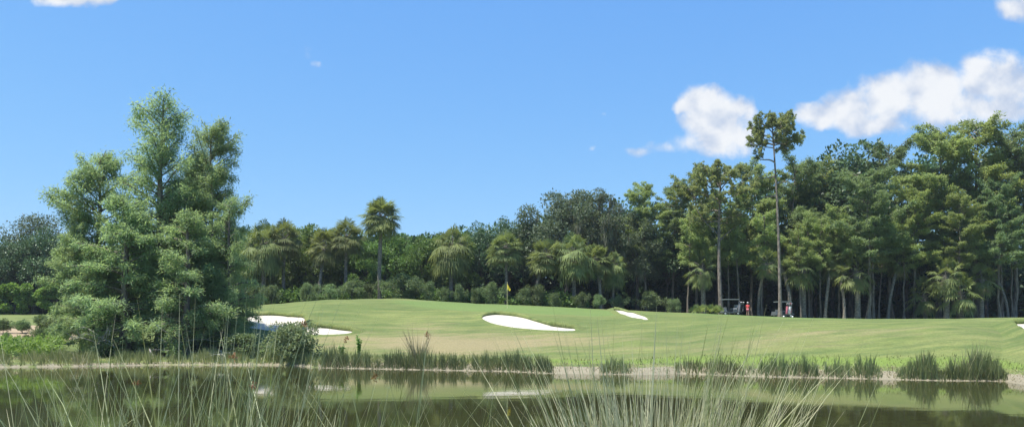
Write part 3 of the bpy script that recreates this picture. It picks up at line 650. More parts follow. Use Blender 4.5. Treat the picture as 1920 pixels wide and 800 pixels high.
for (px, Y, top, k, w, lab) in [
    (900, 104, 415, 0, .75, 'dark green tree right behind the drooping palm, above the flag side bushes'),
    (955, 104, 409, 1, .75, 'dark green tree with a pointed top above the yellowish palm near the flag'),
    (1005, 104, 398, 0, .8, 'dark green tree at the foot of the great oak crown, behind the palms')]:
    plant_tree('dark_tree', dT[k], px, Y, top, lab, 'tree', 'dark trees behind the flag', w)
def shrubbery():
    r = rs(88); n = 26000; m = 260; lp = 455+r.rand(m)*640; lY = 90.5+r.rand(m)*3; g0 = ground(lp, lY); top = .9+1.6*r.rand(m)*(.6+.4*np.sin(lp*.05)); w = r.choice(m, n)
    P = np.stack([xo(lp)*lY, lY, g0+top*.45], 1)[w]+rnd_dirs(r, n, .1)*np.stack([.9+0*w, .7+0*w, top[w]*.55], 1)*(.5+.5*r.rand(n))[:, None]; P[:, 2] = np.maximum(P[:, 2], g0[w])
    mb = MB(); leaves(mb, P, rnd_dirs(r, n, .2), r.randn(n, 3)+[0, 0, .8], .26*(.6+.8*r.rand(n)), .15, np.clip(r.rand(m)[w]*.7+r.randn(n)*.2+.1, 0, 1))
    tag(mb.obj('undergrowth', M['broad']), 'tangled low green growth between the bush row and the palms', None, None, 'stuff')
shrubbery()
oak = blobtree(101, 17, 6.4, 3.5, 90, 26000, (.30, .17), 'oak', 'barkd', 'great_oak', (.35, .75), moss=60, rtr=.4)
plant_tree('oak_tree', oak, 1062, 102, 358, 'great grey green oak with a wide rounded crown above the cluster of palms', 'oak tree', None, 1.0, .5)
oak2 = blobtree(103, 17, 4.4, 4, 60, 15000, (.28, .15), 'oak', 'barkd', 'mossy_oak', (.35, .75), moss=240, rtr=.35)
plant_tree('oak_tree', oak2, 1128, 99, 349, 'oak draped with pale hanging moss, right of the great oak', 'oak tree', None, .9, 1.5)
plant_tree('oak_tree', oak, 1195, 103, 395, 'dark spreading oak filling the corner where the tall woods begin', 'oak tree', None, .75, 2.5)

pl = [palm(201, 9.5, 3.1, 64, 'sabal_palm_a', skirt=.55), palm(205, 8.0, 3.1, 54, 'sabal_palm_b', skirt=.75, dr=1.9), palm(209, 8.6, 3.1, 64, 'sabal_palm_c', skirt=.65, lean=.3)]
pTall = palm(214, 12.2, 3.2, 104, 'lone_palm', rtr=.2, skirt=.6, dr=1.0)
plant_tree('palm_tree', pTall, 712, 88, 369, 'tall lone palm with a full round crown standing clear against the sky', 'palm tree', 'palms behind the green', 1.06, 1.0)
for (k, px, Y, top, w, lab) in [
    (1, 494, 93, 408, 1.0, 'shaggy palm with a drooping skirt, first palm right of the cypress clump'),
    (0, 533, 94, 408, 1.0, 'shaggy palm with a dark bare trunk above the big bunker, second from the cypress clump'),
    (2, 598, 93, 420, .95, 'pale yellowish palm between the dark trunked palm and the grey palm'),
    (0, 650, 94, 404, .95, 'greyish palm standing just left of the tall lone palm'),
    (1, 846, 91, 418, 1.1, 'drooping palm with cascading yellow green fronds between the lone palm and the flag'),
    (0, 948, 92, 430, 1.05, 'palm with orange yellow lower fronds right above the flag'),
    (2, 1002, 92, 444, 1.1, 'palm with a wide low crown, first one right of the flag'),
    (1, 1076, 92, 432, 1.1, 'bright palm with glossy spreading fronds under the great oak'),
    (2, 1126, 93, 452, 1.05, 'palm with a bright crown at the right end of the palm cluster under the oak'),
    (1, 1150, 95, 465, .9, 'smaller palm tucked behind the right end of the palm cluster')]:
    plant_tree('palm_tree', pl[k], px, Y, top, lab, 'palm tree', 'palms behind the green', w)
for (k, px, Y, top, w, lab) in [
    (0, 475, 87, 532, .9, 'low bush beside the cypress clump, under the first shaggy palm'), (1, 509, 87, 533, .8, 'bright round bush between the first two shaggy palm trunks'), (2, 578, 88, 529, 1.0, 'dull green bush left of the pale yellowish palm'),
    (0, 620, 88, 531, 1.1, 'low wide bush between the yellowish palm and the grey palm'), (1, 660, 87, 524, 1.15, 'broad grey green bush just left of the lone palm trunk'), (2, 693, 88, 530, .8, 'small bush touching the foot of the lone palm'),
    (0, 752, 87, 513, 1.0, 'tallest grey green bush right of the lone palm trunk'), (1, 786, 88, 520, .9, 'medium bush right beside the tallest grey green bush'), (2, 805, 87, 526, .7, 'spiky greyish bush between the tallest bush and the drooping palm'),
    (0, 831, 87, 537, .6, 'small bush left of the drooping palm trunk'), (1, 859, 87, 531, .65, 'small bush right of the drooping palm trunk'), (2, 892, 88, 538, .55, 'little low bush midway between the drooping palm and the flag'),
    (0, 923, 88, 528, .85, 'full round bush immediately left of the flag'), (1, 980, 88, 539, .85, 'low round bush immediately right of the flag'), (2, 1040, 88, 547, .7, 'low bush under the wide low crowned palm'),
    (0, 1091, 89, 546, .75, 'low bush under the bright glossy palm'), (1, 1124, 89, 550, .9, 'pale round bush at the right end of the bush row, near the narrow bunker'), (2, 1008, 90, 532, .8, 'dark taller bush behind the low ones right of the flag'),
    (0, 1160, 94, 552, .9, 'dark bush in the shade behind the narrow bunker'), (1, 1215, 98, 545, 1.2, 'wide dim bush in the shade right of the narrow bunker'), (2, 1265, 98, 558, 1.0, 'wide low dim bush left of the bright palmetto')]:
    plant_tree('garden_bush', pb[k], px, Y, top+2, lab, 'bush', 'bushes along the back of the green', w*.8)

# ---------------------------------------------------------------- the tall woods on the right
wA = [cypress(301+i, 20, 5.2, .40, 66, 15, (.34, .10), .34, .08, .40, .24, leafm=('cypw', 'cypd', 'cypy')[i], name='wood_cypress_%s' % 'abc'[i], flat=.5, spread=1.2, dens=10, jit=.12) for i in range(3)]
wS = [cypress(311+i, 17, 3.2, .50, 44, 13, (.34, .11), .5, .10, .4, .16, leafm='cypw', name='slim_tree_%s' % 'ab'[i], flat=.8, spread=1.2) for i in range(2)]
G = 'tall trees of the woods on the right'
for (P, px, Y, top, w, lab) in [
    (wA[0], 1212, 103, 335, .8, 'feathery cypress at the left corner of the tall woods, beside the mossy oak'),
    (wA[1], 1262, 104, 343, .8, 'feathery cypress left of the forked pine, second from the mossy oak'),
    (wA[2], 1305, 103, 318, .75, 'feathery cypress immediately left of the forked pine'),
    (wA[0], 1405, 104, 300, .85, 'feathery cypress between the forked pine and the tall bare pine'),
    (wA[1], 1480, 103, 300, .9, 'feathery cypress right behind the tall bare pine'),
    (wA[2], 1520, 105, 305, .85, 'feathery cypress in the dip between the tall bare pine and the dark crowned tree'),
    (wA[1], 1672, 102, 262, .8, 'feathery cypress just right of the dark crowned tree'),
    (wA[0], 1758, 101, 240, .95, 'pale green cypress with a broad crown under the large cloud'),
    (wA[2], 1832, 100, 226, .95, 'highest feathery cypress of the woods, under the large cloud'),
    (wA[1], 1900, 101, 236, .9, 'feathery cypress cut by the picture edge beside the highest one'),
    (wA[0], 1965, 100, 232, .9, 'feathery cypress at the very edge of the picture'),
    (wA[1], 1628, 95, 318, .95, 'light green cypress with flat tiers standing in front of the dark crowned tree'),
    (wA[2], 1715, 97, 330, .8, 'lower cypress in front between the flat tiered one and the broad pale crown'),
    (wA[0], 1795, 95, 355, .75, 'yellowish lower cypress in front of the highest ones, over the leaning palms'),
    (wA[1], 1875, 95, 330, .75, 'lower cypress in front near the picture edge')]:
    plant_tree('tall_cypress', P, px, Y, top+14, lab, 'cypress tree', G, w)
for (k, px, Y, top, w, lab) in [
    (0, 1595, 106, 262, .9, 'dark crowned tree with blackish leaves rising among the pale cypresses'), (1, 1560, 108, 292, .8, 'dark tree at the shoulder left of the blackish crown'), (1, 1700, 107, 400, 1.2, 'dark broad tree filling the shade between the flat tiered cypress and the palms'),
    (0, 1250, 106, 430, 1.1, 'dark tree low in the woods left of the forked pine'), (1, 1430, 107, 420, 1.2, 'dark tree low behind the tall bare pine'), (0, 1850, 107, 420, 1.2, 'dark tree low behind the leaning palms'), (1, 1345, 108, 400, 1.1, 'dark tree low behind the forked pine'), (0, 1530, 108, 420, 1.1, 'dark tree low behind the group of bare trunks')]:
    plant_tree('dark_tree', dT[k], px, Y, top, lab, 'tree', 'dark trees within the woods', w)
fork = pine(401, 19.5, 4.6, .62, 22, .30, (-.0, 0), 'forked_pine', extra=[(.55, 2.6, 3.2, 1.3, 12), (.50, .4, 3.4, 1.0, 12)], curve=-.3)
plant_tree('pine_tree', fork, 1352, 95, 322, 'forked pine with a thick dark trunk, left of the tall bare pine', 'pine tree', None, 1.05, .2)
tall = pine(405, 23.5, 2.7, .83, 13, .25, (-.05, 0), 'tall_pine', extra=[(.70, 3.0, 2.4, .10, 4), (.66, .3, 2.0, .45, 0), (.775, 3.3, 2.4, .25, 7), (.60, 3.2, 1.9, .15, 0), (.58, .1, 1.2, .9, 0), (.87, .15, 3.3, .10, 12), (.86, 3.2, 3.5, .05, 12)], curve=.25)
plant_tree('pine_tree', tall, 1463, 89, 221, 'tallest bare trunked pine with a round tufted crown high above the woods', 'pine tree', None, .86, 0.0)
for i, (px, Y, top, w, lab) in enumerate([
    (1366, 99, 400, .8, 'slim pale trunk just right of the forked pine'), (1385, 98, 395, .9, 'slim straight tree above the parked golf cart with the red shirted golfer'), (1410, 103, 420, .8, 'slim pale tree close behind the red shirted golfer'), (1428, 98, 400, .9, 'slim tree midway between the red shirted golfer and the tall bare pine'),
    (1502, 96, 420, .8, 'slim leaning tree just right of the second golf cart'), (1517, 98, 400, .8, 'second slim trunk right of the second golf cart'), (1538, 97, 410, .8, 'slim pale trunk left of the leaning palm pair'), (1573, 98, 390, .8, 'slim trunk beside the thick booted palm'),
    (1637, 96, 370, 1.0, 'straight pale grey trunk right of the thick booted palm'), (1648, 99, 420, .8, 'thin darker trunk right behind the straight pale grey one'), (1695, 97, 400, .9, 'lone slim trunk in the deep shade between the two palm groups'), (1770, 97, 420, .8, 'short slim trunk at the left of the low bright palms'),
    (1823, 98, 400, .8, 'slim trunk rising behind the low bright palms'), (1878, 97, 330, .9, 'long straight slim trunk near the picture edge'), (1897, 98, 400, .8, 'slim reddish trunk nearest the picture edge'), (1290, 99, 400, .8, 'slim trunk in the shade above the bright palmetto'), (1322, 99, 410, .8, 'slim trunk just left of the forked pine')]):
    plant_tree('slim_tree', wS[i % 2], px, Y, top, lab, 'tree', 'slim trunks along the edge of the woods', w, tilt=(0, (.05 if i in (4, 9) else -.03 if i in (2, 12) else .0)))
ps = [palm(221, 6.2, 2.6, 30, 'wood_palm_a', rtr=.24, skirt=.75), palm(225, 4.2, 2.6, 28, 'wood_palm_b', rtr=.2, skirt=.8), palm(229, 8.2, 2.6, 30, 'wood_palm_c', skirt=.75, lean=.5)]
for (k, px, Y, top, w, lab) in [
    (0, 1608, 95, 470, 1.0, 'thick trunked palm with a bright crown right of the leaning palm pair'), (2, 1583, 95, 462, .95, 'leaning palm with a pale trunk beside the thick trunked palm'), (2, 1482, 96, 428, .95, 'palm with hanging dead fronds just right of the tall bare pine'),
    (0, 1506, 97, 455, .9, 'palm in half shade over the second slim trunk'), (2, 1547, 96, 438, .9, 'palm in half shade left of the leaning pale palm'), (1, 1803, 94, 502, .9, 'lowest bright palm with a broad crown near the picture edge'), (0, 1775, 94, 478, 1.05, 'bright palm at the left of the lowest broad one'),
    (0, 1840, 95, 488, 1.0, 'bright palm at the right of the lowest broad one'), (2, 1422, 97, 465, .9, 'palm in shade between the golfer and the tall bare pine'), (0, 1318, 97, 462, .8, 'palm in deep shade left of the forked pine'), (2, 1890, 96, 470, .9, 'palm in shade near the picture edge'), (1, 1735, 96, 510, .8, 'small palm in the shade left of the bright palm group'), (2, 1665, 97, 452, .9, 'palm in shade right of the straight pale grey trunk')]:
    plant_tree('palm_tree', ps[k], px, Y, top, lab, 'palm tree', 'palms at the edge of the woods', w)
def palmetto():
    r = rs(55); mb = MB(); L = 3.4
    for i in range(70):
        b = np.array([(r.rand()-.5)*L, (r.rand()-.5)*1.6, 0]); hgt = (.45+.6*r.rand())*(1-.5*(abs(b[0])/L*2)**2); d = unit(np.array([r.randn()*.5, r.randn()*.5-.2, 1.])); hub = b+d*hgt
        mb.tube([b, hub], [.012, .008], 3); sd_ = unit(np.cross(d, r.randn(3))); th = np.linspace(-1.3, 1.3, 13); ld = unit(d[None]*np.cos(th)[:, None]+sd_[None]*np.sin(th)[:, None]); leaves(mb, np.repeat(hub[None], 13, 0), ld, np.cross(d, sd_)[None].repeat(13, 0), .42, .05, r.rand()*.5+.5)
    tag(mb.obj('palmetto', M['palm'], loc=at(1325, 88)), 'low bright yellow green palmetto patch at the foot of the forked pine', 'palmetto')
palmetto()

# ---------------------------------------------------------------- waterside plants on the far bank
def blades(mb, r, B, H, W, lean, bend, tint, up=1.0, seg=4, tube=False, az=None):
    n = len(B); a = r.rand(n)*2*PI if az is None else az; d = np.stack([np.cos(a), np.sin(a), np.zeros(n)], 1); H = np.broadcast_to(H, (n,)); lean = np.broadcast_to(lean, (n,)); bend = np.broadcast_to(bend, (n,)); W = np.broadcast_to(W, (n,))
    s = np.linspace(0, 1, seg+1); pts = B[:, None]+d[:, None]*(H[:, None]*(np.sin(lean)[:, None]*s+bend[:, None]*s**2.2))[..., None]
    pts[..., 2] += H[:, None]*(np.cos(lean)[:, None]*s-.45*np.abs(bend[:, None])*s**3); wd = W[:, None]*(1-s**2*.92)[None]
    if tube:
        for k in range(3):
            a0, a1 = 2*PI*k/3, 2*PI*(k+1)/3; o0 = np.array([math.cos(a0), math.sin(a0), 0])*.5; o1 = np.array([math.cos(a1), math.sin(a1), 0])*.5
            p0 = pts+wd[..., None]*o0; p1 = pts+wd[..., None]*o1; q = np.stack([p0[:, :-1], p1[:, :-1], p1[:, 1:], p0[:, 1:]], 2).reshape(-1, 4, 3); mb.quads(q, np.repeat(tint, seg))
    else:
        f = r.rand(n)*PI; sd_ = np.stack([np.cos(f), np.sin(f)*.5, np.zeros(n)], 1)[:, None]*wd[..., None]*.5
        p0 = pts-sd_; p1 = pts+sd_; q = np.stack([p0[:, :-1], p1[:, :-1], p1[:, 1:], p0[:, 1:]], 2).reshape(-1, 4, 3); mb.quads(q, np.repeat(tint, seg))
    return pts
def reeds(name, px0, px1, n, h, label, cat=None, kind=None, seed=1, t0=.0, t1=.9, dry=.3, tall=(), prof=None, mt='reed', lean=.22, group=None):
    r = rs(seed); o = at((px0+px1)/2, float(shoreY((px0+px1)/2))+.4); root = link(name, None, None, o); tag(root, label, cat, group, kind)
    px = px0+(px1-px0)*r.rand(n); clump = np.sin(px*.11+seed)*.6+np.sin(px*.037+seed*2)*.6+np.sin(px*.31+seed)*.5
    Y = shoreY(px)+t0+(t1-t0)*r.rand(n); B = np.stack([xo(px)*Y, Y, ground(px, Y)-.04], 1)-np.array(o); e = (px-px0)/(px1-px0); ed = np.clip(np.minimum(e, 1-e)*(px1-px0)/18, .35, 1)
    H = .84*h*(.45+.65*r.rand(n))*(1+.24*clump)*ed
    if prof: H = H*np.interp(e, *prof)
    mb = MB(); blades(mb, r, B, H*(np.clip(1.25+.9*clump+.3*r.randn(n), .25, 1) if kind else 1.0), .035, lean*r.rand(n), .12*r.rand(n), r.rand(n)**1.1); mb.obj('green_blades', M[mt], root)
    k = int(n*dry); mb = MB(); j = r.choice(n, k); blades(mb, r, B[j], H[j]*(.25+.55*r.rand(k)), .03, .15+.6*r.rand(k), .3*r.rand(k), r.rand(k)); mb.obj('dry_blades', M['reedtan'], root)
    if tall:
        mb = MB()
        for (px_, top, cnt, ln) in tall:
            Y_ = float(shoreY(px_))+.5; H_ = zat(top, Y_)-.2; b = np.stack([xo(px_)*Y_+r.randn(cnt)*.22, Y_+r.randn(cnt)*.15, np.full(cnt, .15)], 1)-np.array(o)
            blades(mb, r, b, H_*(.5+.5*r.rand(cnt)), .028, ln*r.rand(cnt), .2*r.rand(cnt)*ln, r.rand(cnt)*.9)
        mb.obj('tall_stalks', M['reedtan'], root)
    return root
reeds('reeds', 588, 1042, 3600, 1.05, 'long low bed of dark green reeds along the water below the green', kind='stuff', seed=2, dry=.45, prof=([0, .05, .3, .6, 1], [.8, 1.05, 1.0, .85, .9]))
reeds('reed_clump', 1124, 1184, 330, 1.05, 'small dark reed clump standing alone on the bare sandy shore', 'reeds', seed=3, dry=.4, lean=.4)
reeds('reeds', 1250, 1400, 620, .8, 'thin reed bed along the shore behind the foreground rush clump', kind='stuff', seed=4, dry=.6)
reeds('reeds', 1400, 1655, 1300, .9, 'green reed bed on the shore left of the two dark reed clumps', kind='stuff', seed=5, dry=.45)
reeds('reed_clump', 1680, 1768, 800, 1.05, 'first dark green reed clump with a few pale stalks, right of the reed bed', 'reeds', seed=6, dry=.25, prof=([0, .5, .8, 1], [.75, 1.0, 1.15, .6]), tall=[(1728, 642, 8, .45), (1742, 655, 6, .3)], lean=.3, group='dark reed clumps')
reeds('reed_clump', 1764, 1890, 1300, 1.15, 'largest dark green reed clump topped by a spray of tall pale stalks', 'reeds', seed=7, dry=.25, prof=([0, .3, .5, .8, 1], [.75, 1.0, 1.15, .95, .5]), tall=[(1815, 630, 34, .5), (1835, 618, 10, .4), (1800, 650, 12, .5)], lean=.3, group='dark reed clumps')
reeds('shore_litter', 1035, 2000, 2600, .3, 'dry grey thatch and stubble scattered on the bare sandy shore', kind='stuff', seed=17, t0=.15, t1=1.7, dry=.9, mt='reedtan', lean=1.1)
# grass fringe of the left bank
reeds('bank_grass', -200, 210, 4200, .72, 'tall yellowish grass along the water at the far left bank', kind='stuff', seed=8, t0=.1, t1=3.2, dry=.35, mt='grassy', lean=.35)
reeds('bank_grass', 205, 600, 5200, .72, 'soft green grass along the water under the cypress clump', kind='stuff', seed=9, t0=.1, t1=2.6, dry=.22, mt='grassy', lean=.35)
reeds('bank_grass', 1040, 2300, 3400, .20, 'short turf fringe hanging over the sandy shore', kind='stuff', seed=19, t0=1.5, t1=3.6, dry=.05, mt='grassy', lean=.5)
reeds('bank_grass', 590, 1045, 2200, .4, 'rough turf edge behind the long reed bed', kind='stuff', seed=29, t0=.9, t1=2.8, dry=.25, mt='grassy', lean=.4)
def tuft(px, t, top, n, spread, lab, mt='reedtan', lean=.45, name='grass_tuft', seed=1):
    r = rs(seed); Y = float(shoreY(px))+t; o = at(px, Y); H = zat(top, Y)-o.z; mb = MB(); a = r.rand(n)*6.28; q = spread*np.sqrt(r.rand(n))
    B = np.stack([np.cos(a)*q, np.sin(a)*q*.6, np.zeros(n)-.03], 1); blades(mb, r, B, H*(.35+.7*r.rand(n)), .03, lean*r.rand(n), .25*r.rand(n), r.rand(n), az=a+r.randn(n)*.5)
    return tag(mb.obj(name, M[mt], loc=o), lab, 'grass')
tuft(785, 1.0, 606, 130, .35, 'tall tan tuft of dry grass rising behind the reed bed below the green', seed=2)
tuft(152, .3, 652, 60, .35, 'straw coloured grass tuft leaning at the water near the fallen branches', seed=3, lean=.9)
# leafy herbs on the left bank and the shrub by the big bunker
def herbs():
    r = rs(66); mb = MB(); n = 5200; px = -160+280*r.rand(n); Y = shoreY(px)+3.3+4.0*r.rand(n); x = xo(px)*Y; z = ground(px, Y)+(.15+.95*r.rand(n)**.8)*(1+.25*np.sin(x*1.5)*np.sin(Y*2))
    D = rnd_dirs(r, n, .4); leaves(mb, np.stack([x, Y, z], 1), D, r.randn(n, 3)*.6+[0, -.3, 1], .24*(.6+.8*r.rand(n)), .11, .4+.6*r.rand(n)); root = link('leafy_weeds', None, None, (0, 0, 0)); tag(root, 'patch of bright broad leaved weeds above the tall grass on the far left bank', None, None, 'stuff'); mb.obj('leaves', M['hedge'], root)
herbs()
sh = blobtree(121, 2.4, 1.65, .1, 60, 8000, (.16, .08), 'shrub', 'barkd', 'waterside_shrub', (.5, 1.0), rtr=.03, lumpy=.3, low=.15)
plant_tree('leafy_shrub', sh, 550, 47.6, 606, 'leafy dark green shrub at the water in front of the big bunker', 'shrub', None, 1.0, .8)
sh2 = blobtree(123, 1.6, 1.2, .1, 24, 2400, (.14, .08), 'bush', 'barkd', 'small_shrub', (.6, 1.1), rtr=.04)
plant_tree('leafy_shrub', sh2, 462, 49.5, 626, 'pale leafy shrub between the cypress clump and the darker waterside shrub', 'shrub', None, 1.3, .8)
plant_tree('leafy_shrub', sh2, 205, 50.0, 633, 'low bright green shrub under the bleached bare branches of the cypress clump', 'shrub', None, 1.2, 2.8)
def weed(px, t, top, lab, seed, red=True):
    r = rs(seed); Y = float(shoreY(px))+t; o = at(px, Y); H = zat(top, Y)-o.z; e = link('weed', None, None, o); tag(e, lab, 'weed'); st = MB(); lf = MB()
    for i in range(5):
        p = np.array([[0, 0, 0], [r.randn()*.06, 0, H*.5], [r.randn()*.14, 0, H*(.7+.3*r.rand())]]); st.tube(p, [.014, .01, .006], 4); n = 34; s = .3+.7*r.rand(n); P = np.stack([np.interp(s, [0, .5, 1], p[:, k]) for k in range(3)], 1)
        leaves(lf, P, rnd_dirs(r, n, .3), r.randn(n, 3)+[0, 0, 1], .17, .08, r.rand(n))
    st.obj('stems', M['barkd'], e); lf.obj('leaves', M['hedge'], e)
weed(672, 1.6, 629, 'spindly upright weed standing over the reed bed below the big bunker', 5)
weed(642, 1.2, 646, 'shorter leafy weed at the start of the reed bed', 6)

# ---------------------------------------------------------------- flag, carts, golfer, bags
def flag():
    Y = 73; o = at(951, Y); e = link('golf_flag', None, None, o); tag(e, 'yellow flag hanging limp on its pale pole in the green', 'golf flag'); H = 2.3
    mb = MB(); mb.tube([(0, 0, -.1), (0, 0, H)], [.02, .016], 8); mb.ball((0, 0, H+.02), .03); mb.obj('pole', plain('yellow_pole', (.75, .68, .35), .4), e, True)
    V = []; n, m = 7, 9
    for i in range(n):
        for j in range(m):
            s, t = i/(n-1), j/(m-1); w = .40*(.15+.85*min(1, t*1.5))*(1-.25*max(0, t-.7)/.3); V.append((.015+s*w*.8-.10*t*0, .05*math.sin(s*9+t*3)*s, H-.03-t*.62-s*.22*(1-.3*t)))
    mb = MB(); mb.add(V, [[i*m+j, (i+1)*m+j, (i+1)*m+j+1, i*m+j+1] for i in range(n-1) for j in range(m-1)]); f = mb.obj('flag_cloth', plain('yellow_cloth', (.85, .62, .06), .7, .1), e, True)
    q = f.modifiers.new('t', 'SOLIDIFY'); q.thickness = .006
    mb = MB(); mb.tube([(0, 0, .001), (0, 0, .012)], [.054, .054], 14); mb.obj('cup', plain('cup_white', (.7, .7, .7)), e)
flag()
MM = dict(body=plain('cart_body', (.10, .115, .12), .3), roof=plain('cart_roof', (.12, .15, .14), .4), blk=plain('black_plastic', (.015, .015, .017), .5), seat=plain('grey_seat', (.32, .33, .33), .6), metal=plain('metal', (.5, .5, .5), .3, Metallic=1.0), tyre=plain('tyre', (.02, .02, .02), .8), hub=plain('hub', (.6, .6, .58), .4),
          white=plain('white_cloth', (.82, .80, .78), .7), pink=plain('pink_cloth', (.55, .16, .20), .7), red=plain('red_cloth', (.62, .07, .07), .8), skin=plain('skin', (.42, .24, .16), .6), grey=plain('grey_cloth', (.2, .2, .22), .7))
def cart(px, Y, rz, lab):
    e = link('golf_cart', None, None, at(px, Y)); e.rotation_euler.z = rz; tag(e, lab, 'golf cart', 'golf carts by the woods')
    b = MB(); b.box((-.85, 0, .48), (.62, 1.1, .42), taper=.82); b.box((0, 0, .32), (1.9, 1.1, .10)); b.box((.55, 0, .50), (.75, 1.12, .36)); b.box((-.62, 0, .78), (.10, .95, .30)); b.box((1.05, 0, .42), (.35, 1.0, .12)); b.obj('body', MM['body'], e)
    for nm, c, d in (('seat', (.42, 0, .75), (.48, 1.02, .14)), ('backrest', (.70, 0, 1.02), (.10, 1.02, .40))): b = MB(); b.box(c, d, taper=.95); o = b.obj(nm, MM['seat'], e); q = o.modifiers.new('b', 'BEVEL'); q.width = .03; q.segments = 2
    b = MB(); b.box((.02, 0, 1.82), (1.75, 1.15, .07), taper=.93); o = b.obj('roof', MM['roof'], e); q = o.modifiers.new('b', 'BEVEL'); q.width = .02; q.segments = 2
    for sy in (-.5, .5):
        for p0, p1 in (((-.62, sy, .7), (-.5, sy, 1.8)), ((.78, sy, .55), (.72, sy, 1.8))): b = MB(); b.tube([p0, p1], .022, 6); b.obj('roof_post', MM['blk'], e, True)
        for x in (-.82, .72):
            w = MB(); w.tube([(x, sy-.09, .22), (x, sy+.09, .22)], .22, 16); o = w.obj('wheel', MM['tyre'], e); w = MB(); w.tube([(x, sy-.1, .22), (x, sy+.1, .22)], .11, 12); w.obj('hub', MM['hub'], o)
    b = MB(); a = np.linspace(0, 2*PI, 17); ring = np.stack([-.22+.05*np.cos(a)*1.0, -.25+.16*np.sin(a), 1.02+.15*np.cos(a)], 1); b.tube(ring, .014, 5, cap=False); b.tube([(-.22, -.25, 1.02), (-.55, -.25, .8)], .02, 5); b.obj('steering_wheel', MM['blk'], e, True)
    b = MB(); b.box((1.18, 0, .62), (.06, .9, .04)); b.tube([(1.15, -.45, .45), (1.15, -.45, 1.0), (1.15, .45, 1.0), (1.15, .45, .45)], .018, 5); b.obj('bag_rack', MM['blk'], e)
    return e
def bag(loc, rz, m1, m2, lab, seed):
    r = rs(seed); e = link('golf_bag', None, None, loc); e.rotation_euler = (.0, .12, rz); tag(e, lab, 'golf bag', 'golf bags on the carts')
    b = MB(); b.tube([(0, 0, 0), (0, 0, .02), (0, 0, .5), (0, 0, .86)], [.12, .135, .125, .145], 14); b.obj('bag_body', m1, e, True)
    b = MB(); b.box((.14, 0, .28), (.09, .18, .34), taper=.85); b.box((.13, 0, .62), (.07, .16, .2), taper=.85); o = b.obj('pocket', m2, e); q = o.modifiers.new('b', 'BEVEL'); q.width = .02
    for i in range(6):
        a = i*1.05; x, y = .08*math.cos(a), .08*math.sin(a); h = 1.08+.14*r.rand(); b = MB(); b.tube([(x, y, .8), (x*1.6, y*1.6, h)], .008, 5); c = b.obj('club', MM['metal'], e)
        b = MB(); b.ball((x*1.7, y*1.7, h+.03), (.055, .04, .05) if i < 3 else (.04, .015, .03), 8, 5); b.obj('club_cover' if i < 3 else 'club_head', (MM['white'] if i == 0 else m2) if i < 3 else MM['metal'], c, True)
    b = MB(); s = np.linspace(0, PI, 9); b.tube(np.stack([-.13-.10*np.sin(s), 0*s, .25+.5*s/PI], 1), .014, 4); b.obj('strap', MM['blk'], e)
c1 = cart(1369, 92.5, R(8), 'dark golf cart parked at the woods edge beside the golfer in red'); c2 = cart(1467, 92.5, R(12), 'golf cart parked behind the trunk of the tall bare pine')
def on(px, Y, dz): return at(px, Y, dz)
bag(on(1385.5, 92.0, .42), .4, MM['grey'], MM['blk'], 'grey golf bag with a white club cover on the cart beside the golfer in red', 1)
bag(on(1390, 92.3, .42), -.3, MM['blk'], MM['grey'], 'black golf bag nearest the golfer in red', 2)
bag(on(1475, 91.3, .42), .2, MM['pink'], MM['white'], 'dark pink golf bag beside the white one behind the pine trunk cart', 3)
bag(on(1480, 91.5, .42), -.4, MM['white'], MM['pink'], 'white golf bag with tall clubs on the cart behind the pine trunk', 4)
